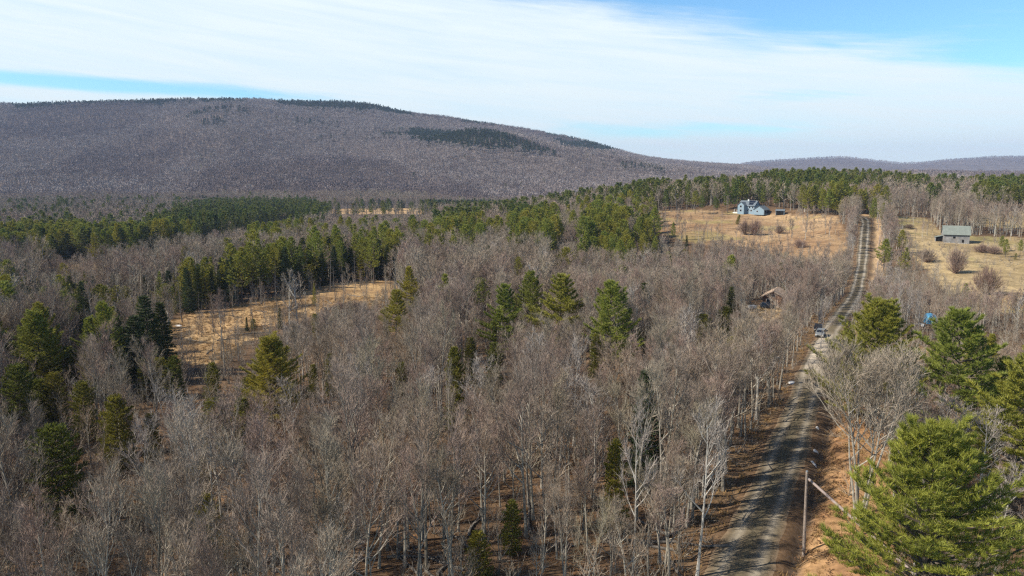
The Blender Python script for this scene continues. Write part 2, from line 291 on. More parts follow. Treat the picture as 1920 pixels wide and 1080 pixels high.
def attr_mat(name, scale1, scale2, amt, bump):
    m = bpy.data.materials.new(name); m.use_nodes = True; n = m.node_tree; b = n.nodes['Principled BSDF']
    b.inputs['Roughness'].default_value = .95; b.inputs['Specular IOR Level'].default_value = .1
    at = n.nodes.new('ShaderNodeAttribute'); at.attribute_name = 'cover'
    tcn = n.nodes.new('ShaderNodeTexCoord')
    v = None
    for sc, lo in ((scale1, 1-amt), (scale2, 1-amt*.8), (scale2*.06, 1-amt*.6)):
        z = n.nodes.new('ShaderNodeTexNoise'); z.inputs['Scale'].default_value = sc; z.inputs['Detail'].default_value = 5; z.inputs['Roughness'].default_value = .65
        n.links.new(tcn.outputs['Object'], z.inputs['Vector'])
        r = n.nodes.new('ShaderNodeMapRange'); r.inputs[1].default_value = .3; r.inputs[2].default_value = .7; r.inputs[3].default_value = lo; r.inputs[4].default_value = 2-lo
        n.links.new(z.outputs['Fac'], r.inputs[0])
        v = r.outputs[0] if v is None else mth(n, 'MULTIPLY', v, r.outputs[0])
        if sc == scale1: z1 = z
    vm = n.nodes.new('ShaderNodeVectorMath'); vm.operation = 'SCALE'; n.links.new(at.outputs['Color'], vm.inputs[0]); n.links.new(v, vm.inputs['Scale'])
    n.links.new(vm.outputs[0], b.inputs['Base Color'])
    bp = n.nodes.new('ShaderNodeBump'); bp.inputs['Strength'].default_value = bump; bp.inputs['Distance'].default_value = .15
    n.links.new(z1.outputs['Fac'], bp.inputs['Height']); n.links.new(bp.outputs[0], b.inputs['Normal'])
    return m
M['ground'] = attr_mat('leaf_litter_and_grass', 1.3, .16, .42, .6)
M['road'] = attr_mat('packed_gravel', 2.2, .35, .22, .35)

# ------------------------------------------------------------------ object helpers
def tag(o, label=None, cat=None, group=None, kind=None):
    if label: o['label'] = label
    if cat: o['category'] = cat
    if group: o['group'] = group
    if kind: o['kind'] = kind
    return o
def empty(name, loc, label, cat, rz=0, group=None):
    o = bpy.data.objects.new(name, None); COL.objects.link(o); o.location = loc; o.rotation_euler = (0, 0, rz)
    o.empty_display_size = .5
    return tag(o, label, cat, group)
class MB:
    def __init__(s): s.v = []; s.f = []; s.m = []
    def tube(s, pts, rad, n=5, mi=0, cap=False):
        k0 = len(s.v); N = len(pts)
        for i in range(N):
            d = (pts[min(i+1, N-1)]-pts[max(i-1, 0)]); L = math.sqrt(d[0]*d[0]+d[1]*d[1]+d[2]*d[2])+1e-9; d = d/L
            a = np.array((0, 0, 1.)) if abs(d[2]) < .9 else np.array((1., 0, 0))
            u = np.array((d[1]*a[2]-d[2]*a[1], d[2]*a[0]-d[0]*a[2], d[0]*a[1]-d[1]*a[0])); u /= math.sqrt((u*u).sum())
            w = np.array((d[1]*u[2]-d[2]*u[1], d[2]*u[0]-d[0]*u[2], d[0]*u[1]-d[1]*u[0]))
            for j in range(n):
                t = 2*math.pi*j/n; s.v.append(pts[i]+rad[i]*(math.cos(t)*u+math.sin(t)*w))
        for i in range(N-1):
            for j in range(n):
                a = k0+i*n+j; b = k0+i*n+(j+1) % n; s.f.append((a, b, b+n, a+n)); s.m.append(mi)
        if cap:
            s.f.append(tuple(k0+j for j in range(n))[::-1]); s.m.append(mi); s.f.append(tuple(k0+(N-1)*n+j for j in range(n))); s.m.append(mi)
    def tri(s, p, q, w, mi=0):
        k = len(s.v); s.v += [p-w, p+w, q]; s.f.append((k, k+1, k+2)); s.m.append(mi)
    def box(s, x0, x1, y0, y1, z0, z1, mi=0, rot=0):
        k = len(s.v)
        for z in (z0, z1):
            for x, y in ((x0, y0), (x1, y0), (x1, y1), (x0, y1)): s.v.append((x, y, z))
        for f in ((3,2,1,0),(4,5,6,7),(0,1,5,4),(1,2,6,5),(2,3,7,6),(3,0,4,7)): s.f.append(tuple(k+i for i in f)); s.m.append(mi)
    def poly(s, vs, fs, mi=0):
        k = len(s.v); s.v += list(vs)
        for f in fs: s.f.append(tuple(k+i for i in f)); s.m.append(mi)
    def mesh(s, name, mats):
        me = bpy.data.meshes.new(name); me.from_pydata([tuple(map(float, v)) for v in s.v], [], s.f)
        for m in mats: me.materials.append(M[m])
        if len(mats) > 1: me.polygons.foreach_set('material_index', s.m)
        me.update(); return me
    def obj(s, name, mats, parent=None, bevel=0):
        if isinstance(mats, str): mats = [mats]
        o = bpy.data.objects.new(name, s.mesh(name, mats)); COL.objects.link(o)
        if parent: o.parent = parent
        if bevel:
            b = o.modifiers.new('bevel', 'BEVEL'); b.width = bevel; b.segments = 2; b.limit_method = 'ANGLE'
        return o

# ------------------------------------------------------------------ terrain mesh
def grid_obj(name, xs, ys, zf, colf, m, kind='structure'):
    X = xs; Y = ys; Z = zf(X, Y); n, k = X.shape
    me = bpy.data.meshes.new(name); V = np.stack([X, Y, Z], -1).reshape(-1, 3)
    I = np.arange(n*k).reshape(n, k); Q = np.stack([I[:-1, :-1], I[:-1, 1:], I[1:, 1:], I[1:, :-1]], -1).reshape(-1, 4)
    me.vertices.add(len(V)); me.vertices.foreach_set('co', V.ravel())
    me.loops.add(Q.size); me.loops.foreach_set('vertex_index', Q.ravel())
    me.polygons.add(len(Q)); me.polygons.foreach_set('loop_start', np.arange(0, Q.size, 4)); me.polygons.foreach_set('loop_total', np.full(len(Q), 4))
    me.polygons.foreach_set('use_smooth', np.ones(len(Q), bool))
    me.update(); me.validate()
    C = colf(X, Y, Z); ca = me.color_attributes.new('cover', 'FLOAT_COLOR', 'POINT')
    ca.data.foreach_set('color', np.concatenate([C.reshape(-1, 3), np.ones((n*k, 1))], 1).ravel())
    me.materials.append(M[m]); o = bpy.data.objects.new(name, me); COL.objects.link(o); tag(o, kind=kind); return o
def ground_col(X, Y, Z):
    sh = X.shape; x = X.ravel(); y = Y.ravel(); z = Z.ravel(); c = cover(x, y, z); o = road_off(x, y)
    A = lambda *t: np.array(t, float)
    n1 = fbm(x, y, 9, 31)[:, None]; n2 = fbm(x, y, 45, 41)[:, None]; n3 = fbm(x, y, 3.1, 51, 2)[:, None]
    C = A(.11,.07,.042)*(1-n1)+A(.17,.108,.062)*n1
    far = smooth(700, 1200, y)[:, None]; C = C*(1-far)+(A(.13,.108,.098)*(1-n2)+A(.175,.14,.12)*n2)*far
    cc = np.zeros_like(C)
    cc[:] = C
    t = np.clip(smooth(.3, .7, n1)*.45+smooth(.3, .7, n2)*.4+n3*.3-.07, 0, 1)
    orange = A(.22,.13,.07)*(1-t)+A(.42,.29,.165)*t
    straw = A(.27,.20,.10)*(1-t)+A(.46,.35,.195)*t
    nw = np.clip(n3*.6+smooth(.3, .7, fbm(x, y, 12, 33))[:, None]*.5, 0, 1); wet = A(.20,.12,.06)*(1-nw)+A(.56,.38,.19)*nw
    yard = A(.42,.30,.15)*(1-t)+A(.52,.38,.22)*t
    brush = A(.22,.15,.11)*(1-n3)+A(.36,.25,.15)*n3
    gs = smooth(.55, .70, fbm(x, y, 22, 61))[:, None]      # greener grass
    orange = orange*(1-gs*.5)+A(.30,.27,.10)*gs*.5; straw = straw*(1-gs*.6)+A(.25,.23,.085)*gs*.6
    for i, v in ((1, orange), (2, straw), (3, yard), (4, wet), (5, brush)): cc[c == i] = v[c == i]
    # wet dark channels in the marsh
    ch = ((c == 4) & (fbm(x, y, 8, 71, 3) > .66))[:, None]; cc = np.where(ch, A(.10,.075,.05), cc)
    # roadside verge: reddish bracken and leaves on the right bank, straw farther along
    inr = (y < 470)[:, None]; oo = o[:, None]
    ver = smooth(4.0, 6.0, oo)*(1-smooth(11, 16, oo))*inr*(1-smooth(150, 230, y))[:, None]
    cc = cc*(1-ver)+(A(.24,.125,.062)*(1-n3)+A(.40,.25,.125)*n3)*ver
    v2 = smooth(3.6, 4.4, oo)*(1-smooth(8, 10, oo))*inr*smooth(150, 230, y)[:, None]
    cc = cc*(1-v2)+(A(.38,.25,.14)*(1-n3)+A(.50,.35,.20)*n3)*v2
    v3 = smooth(3.0, 3.6, -oo)*(1-smooth(5.5, 8, -oo))*inr
    cc = cc*(1-v3)+(A(.12,.075,.045)*(1-n1)+A(.24,.16,.09)*n1)*v3  # left verge litter, its colour toned darker for the trees' shade
    dit = np.exp(-((oo-4.5)/.55)**2)*inr; cc = cc*(1-dit*.75)+A(.07,.06,.05)*dit*.75  # the ditch's shade line, put into the ground colour
    return cc.reshape(sh+(3,))
ya = np.concatenate([np.linspace(-60, 50, 56)[:-1], np.exp(np.linspace(math.log(50), math.log(9000), 620))])
ua = np.linspace(-1, 1, 680)
YA, UA = np.meshgrid(ya, ua, indexing='ij'); XA = np.sign(UA)*np.abs(UA)**1.25*(1.5*np.maximum(YA, 0)+150)
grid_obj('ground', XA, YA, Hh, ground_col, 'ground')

# road strip
yr = np.arange(-20, 470, .8); wv = np.linspace(-1, 1, 17)
YR, WR = np.meshgrid(yr, wv, indexing='ij')
slr = (road_x(YR+3)-road_x(YR-3))/6; nx = 1/np.sqrt(1+slr**2); ny = -slr/np.sqrt(1+slr**2)
half = 2.75+.35*(vn(YR, WR*0, 5, 5)-.5)*2+.3*(vn(YR, WR*0+9, 1.7, 6)-.5)
XR0 = road_x(YR); XR = XR0+WR*half*nx; YR2 = YR+WR*half*ny
def rz_f(X, Y):
    return Hh(X, Y)+.03+.07*(1-WR**2)-.035*np.exp(-((np.abs(WR)-.48)/.13)**2)*1.0 - .05*(np.abs(WR) > .99)
def road_col(X, Y, Z):
    A = lambda *t: np.array(t, float); w = WR[..., None]; y = YR[..., None]
    n = fbm(X, Y, 4, 81)[..., None]
    C = A(.10,.076,.048)*(1-n)+A(.18,.145,.096)*n
    tr = np.exp(-((np.abs(w+.02*np.sin(y*.05))-.5)/.16)**2)
    tr = tr*(.6+.45*smooth(120, 300, y))
    C = C*(1-tr)+A(.40,.355,.285)*tr; cr_ = np.exp(-(w/.2)**2)*.35; C = C*(1-cr_)+A(.15,.135,.085)*cr_
    br = smooth(128, 136, y)*(1-smooth(160, 170, y))*(w < .35)*(w > -.7); C = C*(1-br*.7)+A(.55,.47,.37)*br*.7
    ed = smooth(.78, 1., np.abs(w)); C = C*(1-ed)+A(.24,.17,.11)*ed
    return C
grid_obj('gravel_road', XR, YR2, rz_f, road_col, 'road')
def puddle(px, py, a, b, seed, name='puddle'):
    Y = -CZ/sl_of(py)
    b_ = (540-py)/F; x = Y*((px-960)/F)/(CT+b_*ST); rn = random.Random(seed); ang = math.atan(sl0)
    n = 22; vs = [(x, Y, 0)]
    for k in range(n):
        t = 2*math.pi*k/n; r = 1+.28*math.sin(3*t+seed)+.15*rn.uniform(-1, 1)
        ex = a*r*math.cos(t); ey = b*r*math.sin(t); vs.append((x+ex*math.cos(ang)+ey*math.sin(ang), Y-ex*math.sin(ang)+ey*math.cos(ang), 0))
    va = np.array(vs); zz = Hh(va[:, 0], va[:, 1]).mean()+.115
    return [(v[0], v[1], zz) for v in vs], [(0, 1+k, 1+(k+1) % n) for k in range(n)]
mw = mat('puddle_water', (.05,.06,.075), rough=.12, spec=.5, var=.8, scale=.7); M['water'] = mw

# ------------------------------------------------------------------ plant builders
def rv(rn): 
    v = np.array([rn.gauss(0, 1) for _ in range(3)]); return v/np.sqrt((v*v).sum())
def nrm(v): return v/(math.sqrt(float((v*v).sum()))+1e-9)
def path(rn, p, d, L, n, wob, up):
    pts = [p]; d = nrm(d)
    for i in range(n):
        d = nrm(d+rv(rn)*wob+np.array((0, 0, up))); p = p+d*(L/n); pts.append(p)
    return pts
def at(pts, t):
    f = t*(len(pts)-1); i = min(int(f), len(pts)-2); a = f-i
    return pts[i]*(1-a)+pts[i+1]*a, nrm(pts[i+1]-pts[i])
def turn(rn, d, ang):
    a = nrm(np.cross(d, rv(rn))); return nrm(d*math.cos(ang)+a*math.sin(ang))
def bare(seed, H=17, first=.4, R=3.2, limbs=13, subs=6, ssub=5, tw=5, w=.0165, twl=.8, stems=1, lean=0, vase=.35, q=0):
    rn = random.Random(seed); T = MB(); C = MB()
    for st in range(stems):
        a0 = 2*math.pi*st/max(stems, 1)+rn.uniform(-.4, .4)
        base = np.array((math.cos(a0), math.sin(a0), 0.))*(0 if stems == 1 else rn.uniform(.15, .55))
        d0 = np.array((math.cos(a0)*(.10 if stems > 1 else 0)+lean, math.sin(a0)*(.14 if stems > 1 else 0), 1.))
        h = H*(1 if stems == 1 else rn.uniform(.8, 1))
        tp = path(rn, base, d0, h*.93, 9, .045, .01)
        r0 = (.0088*h+.03)*(1 if stems == 1 else .75)*(1+.8*q)
        T.tube(tp, [r0*(1-.88*(i/9))+(.35*r0 if i == 0 else 0) for i in range(10)], 6 if q == 0 else 3)
        nl = max(3, int(limbs/(1 if stems == 1 else stems*.55)))
        for k in range(nl):
            t = first+(.99-first)*((k+rn.random()*.8)/nl)**.9
            p, d = at(tp, t); az_ = rn.uniform(0, 6.28); ang = (1.05-.55*t)+rn.uniform(-.15, .2)
            L = min(R*rn.uniform(.85, 1.25)*(1.35-.75*(t-first)/(1-first)), h*(1-t)*.9+1.6)
            dd = np.array((math.cos(az_)*math.sin(ang), math.sin(az_)*math.sin(ang), math.cos(ang)))
            lp = path(rn, p, dd, L*1.25, 5, .12, .12*vase/.35)
            rl = r0*(1-.85*t)*.6+.02
            T.tube(lp, [rl*(1-.8*(i/5)) for i in range(6)], 4 if q == 0 else 3)
            for j in range(subs):
                t2 = .25+.75*(j+rn.random())/subs; p2, d2 = at(lp, min(t2, .99)); L2 = L*(.55-.3*t2)+.5
                sp = path(rn, p2, turn(rn, d2, rn.uniform(.4, .8))+np.array((0, 0, .25)), L2, 3, .15, .12)
                if q < 2: C.tube(sp, [max(rl*.45*(1-.7*(i/3)), w*.8) for i in range(4)], 3)
                for m in range(ssub):
                    t3 = .15+.85*(m+rn.random())/ssub; p3, d3 = at(sp, min(t3, .99)); L3 = L2*.42+.35
                    d4 = nrm(turn(rn, d3, rn.uniform(.35, .8))+np.array((0, 0, .22)))
                    if q == 0:
                        C.tri(p3, p3+d4*L3, nrm(np.cross(d4, rv(rn)))*w*1.3)
                    for z in range(tw):
                        p5 = p3+d4*L3*rn.uniform(.2, .95); d5 = nrm(turn(rn, d4, rn.uniform(.25, .8))+np.array((0, 0, .15)))
                        C.tri(p5, p5+d5*twl*rn.uniform(.6, 1.2), nrm(np.cross(d5, rv(rn)))*w*.8)
    return T, C
def pine(seed, H=18, R=5., first=.25, nwh=20, nb=5, lat=7, tuft=4, tl=.42, tw_=.05, top=.75, curve=.10, droop=0., f=None, blades=4, open_=.0, taper=.8):
    rn = random.Random(seed); T = MB(); C = MB()
    tp = path(rn, np.zeros(3), np.array((0, 0, 1.)), H*.97, 10, .02, .03); r0 = .011*H+.04
    T.tube(tp, [r0*(1-.93*(i/10))+(.3*r0 if i == 0 else 0) for i in range(11)], 6)
    a0 = rn.random()*6
    side = [rn.uniform(.65, 1.15) for _ in range(8)]
    for k in range(nwh):
        t = first+(.985-first)*(k/(nwh-1)); tt = (t-first)/(1-first)
        prof = f(tt) if f else (min(1, .55+tt*2.2) if tt < .25 else 1)*(1-max(0, tt-.12)/.88)**taper
        wr = rn.uniform(.78, 1.12)
        for j in range(nb):
            if rn.random() < open_: continue
            a = a0+k*2.4+2*math.pi*j/nb+rn.uniform(-.25, .25)
            L = R*prof*wr*rn.uniform(.8, 1.15)*side[int((a % 6.283)/6.284*8)]+.35
            el_ = -droop+(top+droop)*tt**1.3+rn.uniform(-.08, .1)
            p, _ = at(tp, t); d = np.array((math.cos(a)*math.cos(el_), math.sin(a)*math.cos(el_), math.sin(el_)))
            bp = path(rn, p, d, L, 5, .06, curve)
            T.tube(bp, [max(.012, .022*L*(1-.85*i/5)) for i in range(6)], 3)
            nlat = max(2, int(lat*L/R+1.5))
            for m in range(nlat):
                s = .22+.78*(m+rn.random()*.8)/nlat; s = min(s, .995); q, dq = at(bp, s); sg = 1 if m % 2 else -1
                hz = nrm(np.cross(dq, np.array((0, 0, 1.))))*sg
                ll = (L*.38*(1.08-s)+.28)*rn.uniform(.7, 1.2); ld = nrm(dq*.75+hz*.8+np.array((0, 0, rn.uniform(-.05, .22))))
                for z in range(tuft):
                    c = q+ld*ll*((z+rn.random())/tuft); od = nrm(ld*.8+np.array((0, 0, .75-droop*1.2))+rv(rn)*.35)
                    for b in range(blades):
                        bd = nrm(od+rv(rn)*.55); C.tri(c+rv(rn)*tl*.2, c+bd*tl*rn.uniform(.7, 1.2), nrm(np.cross(bd, rv(rn)))*tw_)
            q, dq = at(bp, .99)
            for b in range(blades*2):
                bd = nrm(dq+np.array((0, 0, .4))+rv(rn)*.5); C.tri(q, q+bd*tl*1.2, nrm(np.cross(bd, rv(rn)))*tw_)
    for b in range(10):
        bd = nrm(np.array((0, 0, 1.))+rv(rn)*.5); C.tri(tp[-1], tp[-1]+bd*tl*1.6, nrm(np.cross(bd, rv(rn)))*tw_)
    return T, C
cone = lambda t: (1-t)**.85*(1 if t > .06 else .8)
rnd = lambda t: max(.05, (math.sin(min(1, t*1.25+.25)*math.pi)**.6 if t < .5 else math.sqrt(max(0, 1-((t-.3)/.7)**2))))
def spruce(seed, H, R, **k):
    d = dict(first=.06, nwh=26, nb=6, lat=6, tuft=3, tl=.42, tw_=.085, top=.5, curve=.02, droop=.22, f=cone, blades=3); d.update(k); return pine(seed, H, R, **d)
def hemlock(seed, H, R, **k):
    d = dict(first=.05, nwh=22, nb=6, lat=7, tuft=4, tl=.38, tw_=.07, top=.7, curve=.03, droop=.05, f=rnd, blades=3); d.update(k); return pine(seed, H, R, **d)
def deadtree(seed, H):
    rn = random.Random(seed); T = MB(); tp = path(rn, np.zeros(3), np.array((rn.uniform(-.1, .1), 0, 1.)), H, 7, .03, 0)
    T.tube(tp, [.11*(1-.75*i/7) for i in range(8)], 5); C = MB()
    for k in range(rn.randint(10, 22)):
        p, d = at(tp, rn.uniform(.3, .98)); a = rn.uniform(0, 6.28); bd = np.array((math.cos(a), math.sin(a), rn.uniform(-.2, .4)))
        C.tube(path(rn, p, bd, rn.uniform(.4, 1.3), 2, .2, 0), [.03, .02, .008], 3)
    return T, C
def shrubm(seed, H, R, n=60, tws=10, w=.02):
    rn = random.Random(seed); T = MB(); C = MB()
    for k in range(n):
        a = rn.uniform(0, 6.28); e = rn.uniform(.1, 1.25); L = H/(.65+.35*math.cos(e))*rn.uniform(.65, 1.0)
        L = min(L, 1/math.sqrt((math.sin(e)/R)**2+(math.cos(e)/H)**2))*rn.uniform(.8, 1.05)
        d = np.array((math.cos(a)*math.sin(e), math.sin(a)*math.sin(e), math.cos(e)))
        p = path(rn, np.array((rn.uniform(-.3, .3)*R*.3, rn.uniform(-.3, .3)*R*.3, 0)), d, L, 4, .1, .06)
        T.tube(p, [w*2*(1-.7*i/4) for i in range(5)], 3)
        for j in range(tws):
            q, dq = at(p, rn.uniform(.35, .99)); d5 = nrm(turn(rn, dq, rn.uniform(.2, .8))+np.array((0, 0, .15)))
            C.tri(q, q+d5*L*.22*rn.uniform(.6, 1.3), nrm(np.cross(d5, rv(rn)))*w)
    return T, C

class Kind:
    """one variant of a plant: trunk and crown meshes, and a joined one for masses"""
    def __init__(s, name, T, C, mt, mc, H, R):
        s.name = name; s.H = H; s.R = R; s.T = T; s.C = C; s.mt = mt; s.mc = mc; s.tm = s.cm = None
    def parts(s):
        if s.tm is None: s.tm = s.T.mesh('trunk', [s.mt]); s.cm = s.C.mesh('crown', [s.mc])
        return s.tm, s.cm
    def joined(s):
        J = MB(); J.v = s.T.v+s.C.v; k = len(s.T.v); J.f = s.T.f+[tuple(i+k for i in f) for f in s.C.f]; J.m = [0]*len(s.T.f)+[1]*len(s.C.f)
        return J.mesh(s.name+'_mass', [s.mt, s.mc])
def tree(k, x, y, h, rz, label, cat, group=None, dz=-.15, wide=1.0, tilt=0, z=None, parts=('trunk', 'crown')):
    o = empty(k.name, (x, y, (H1(x, y) if z is None else z)+dz), label, cat, rz, group)
    s = h/k.H; o.scale = (s*wide, s*wide, s); o.rotation_euler = (tilt, 0, rz)
    for nm, me in zip(parts, k.parts()):
        c = bpy.data.objects.new(nm, me); COL.objects.link(c); c.parent = o
    return o
rs = np.random.RandomState(7)
K = {}
K['bare'] = [Kind('bare_tree', *bare(100+i, H=17, first=[.38,.45,.33,.5,.42,.3][i % 6], R=[2.6,2.2,3.4,2.0,2.9,3.6][i % 6], limbs=[12,10,13,10,12,14][i % 6], lean=[0,.05,-.04,.08][i % 4], vase=[.35,.6,.15,.45][i % 4]), 'bark', 'twig' if i < 5 else 'twig_r', 17, 3.2) for i in range(10)]
K['bare_m'] = [Kind('bare_tree', *bare(200+i, H=17, first=.36, R=[3.0,3.6,2.7][i % 3], limbs=11, subs=5, ssub=4, tw=3, w=.045, twl=.95, q=1), 'bark', 'twig' if i < 3 else 'twig_r', 17, 3.2) for i in range(6)]
K['bare_f'] = [Kind('bare_tree', *bare(300+i, H=16, first=.35, R=3.8, limbs=9, subs=4, ssub=3, tw=1, w=.15, twl=1.3, q=2), 'bark_d', 'twig' if i < 3 else 'twig_r', 16, 3.6) for i in range(6)]
K['bare_h'] = [Kind('bare_tree', *bare(350+i, H=12, first=.3, R=5.6, limbs=8, subs=3, ssub=2, tw=1, w=.42, twl=2.1, q=3), 'twig_dk', 'twig_far' if i < 3 else 'twig_dk', 12, 5) for i in range(6)]
K['birch'] = [Kind('birch_tree', *bare(400+i, H=15, first=.35, R=2.3, limbs=12, subs=5, ssub=4, tw=4, w=.02, lean=[.02,.1,-.06,.14][i % 4], vase=.5), 'birch', 'birch_twig', 15, 2.3) for i in range(4)]
K['birch_m'] = [Kind('birch_tree', *bare(430+i, H=15, first=.3, R=2.3, limbs=9, subs=4, ssub=3, tw=2, w=.05, lean=[.03,.1][i % 2], vase=.5, q=1), 'birch', 'birch_twig', 15, 2.3) for i in range(3)]
K['multi'] = [Kind('bare_tree', *bare(501, H=18, first=.38, R=4.4, limbs=22, subs=8, ssub=6, tw=6, w=.02, stems=8, vase=.5), 'bark', 'twig_p', 18, 6)]
K['pine_n'] = [Kind('pine_tree', *pine(600, H=18, R=6.6, first=.12, nwh=21, nb=6, lat=14, tuft=8, tl=.46, tw_=.02, blades=9, open_=.1, f=lambda t: (1-t)**.42*(.72+.28*min(1, t*3)), top=1.0, curve=.14), 'pbark', 'needle', 18, 6.6),
               Kind('pine_tree', *pine(601, H=18, R=6.0, first=.22, nwh=15, nb=5, lat=13, tuft=8, tl=.5, tw_=.03, blades=7, open_=.14, taper=.55, top=.9, curve=.13), 'pbark', 'needle', 18, 6.0),
               Kind('pine_tree', *pine(602, H=18, R=5.2, first=.22, nwh=15, nb=5, lat=10, tuft=6, tl=.6, tw_=.055, blades=5, open_=.12, taper=.65), 'pbark', 'needle', 18, 5.2)]
K['pine'] = [Kind('pine_tree', *pine(620+i, H=18, R=[4.4,5.0,4.0,4.7][i], first=[.3,.42,.2,.35][i], nwh=15, nb=5, lat=5, tuft=3, tl=.72, tw_=.12, blades=3, open_=.15, taper=[.7,.5,.9,.6][i]), 'pbark', 'needle', 18, 4) for i in range(4)]
K['pine_f'] = [Kind('pine_tree', *pine(640+i, H=18, R=[3.6,4.2,3.2][i], first=[.3,.4,.22][i], nwh=10, nb=5, lat=3, tuft=2, tl=1.15, tw_=.27, blades=2, open_=.15, taper=.65), 'pbark', 'needle_m', 18, 4) for i in range(3)]
K['spruce'] = [Kind('spruce_tree', *spruce(700+i, 15, [2.3,2.7,2.0][i]), 'pbark', 'needle_d', 15, 2.4) for i in range(3)]
K['spruce_f'] = [Kind('spruce_tree', *spruce(720+i, 15, [2.4,2.8][i], nwh=13, nb=5, lat=3, tuft=2, tl=.9, tw_=.24, blades=2), 'pbark', 'needle_d', 15, 2.4) for i in range(2)]
K['spruce_h'] = [Kind('spruce_tree', *spruce(740+i, 14, 2.8, nwh=7, nb=5, lat=1, tuft=1, tl=1.6, tw_=.55, blades=2), 'pbark', 'needle_far', 14, 2.4) for i in range(2)]
K['hem'] = [Kind('hemlock_tree', *hemlock(800+i, 12, [3.0,2.5,3.4][i]), 'pbark', 'needle_y', 12, 3) for i in range(3)]
K['hem_f'] = [Kind('hemlock_tree', *hemlock(820+i, 12, 3.0, nwh=11, nb=5, lat=3, tuft=2, tl=.8, tw_=.22, blades=2), 'pbark', 'needle_y', 12, 3) for i in range(2)]
K['dead'] = [Kind('dead_tree', *deadtree(900+i, 8), 'dead', 'dead', 8, 1) for i in range(4)]
K['shrub'] = [Kind('shrub', *shrubm(950+i, 4, 3.2, n=150, tws=24, w=.02), 'dtwig', 'dtwig', 4, 3.2) for i in range(3)]
K['brush'] = [Kind('sapling', *shrubm(970+i, 3, 1.3, n=12, tws=7, w=.012), 'bark', 'dtwig', 3, 1.3) for i in range(4)]
K['thin'] = [Kind('sapling', *bare(980+i, H=8, first=.2, R=1.4, limbs=9, subs=4, ssub=3, tw=2, w=.016, twl=.5), 'bark', 'twig', 8, 1.4) for i in range(3)]

# ------------------------------------------------------------------ solving where a tree stands from its top
def solve(px, pyt, h, y0=35, y1=1500):
    Y = np.concatenate([np.arange(y0, 200, .5), np.arange(200, y1, 1.)])
    a = (px-960)/F; s = sl_of(pyt); b = (540-pyt)/F; X = Y*a/(CT+b*ST)
    z = Hh(X, Y); top = CZ+Y*s; d = (z+h)-top
    i = np.argmax(d >= 0) if (d >= 0).any() else len(Y)-1
    return float(X[i]), float(Y[i])
def foot(px, py, y0=40, y1=600):
    Y = np.concatenate([np.arange(y0, 200, .25), np.arange(200, y1, .5)])
    a = (px-960)/F; s = sl_of(py); b = (540-py)/F; X = Y*a/(CT+b*ST); z = Hh(X, Y)
    d = z-(CZ+Y*s); i = np.argmax(d >= 0) if (d >= 0).any() else len(Y)-1
    return float(X[i]), float(Y[i])
def xat(px, Y, py): return Y*((px-960)/F)/(CT+((540-py)/F)*ST)
WIN = []      # (px0, px1, row below which nearer things must not rise, forward distance)
FOOTS = []    # (x, y, radius) ground taken by named things
def win(px0, px1, py, Y): WIN.append((px0, px1, py, Y))

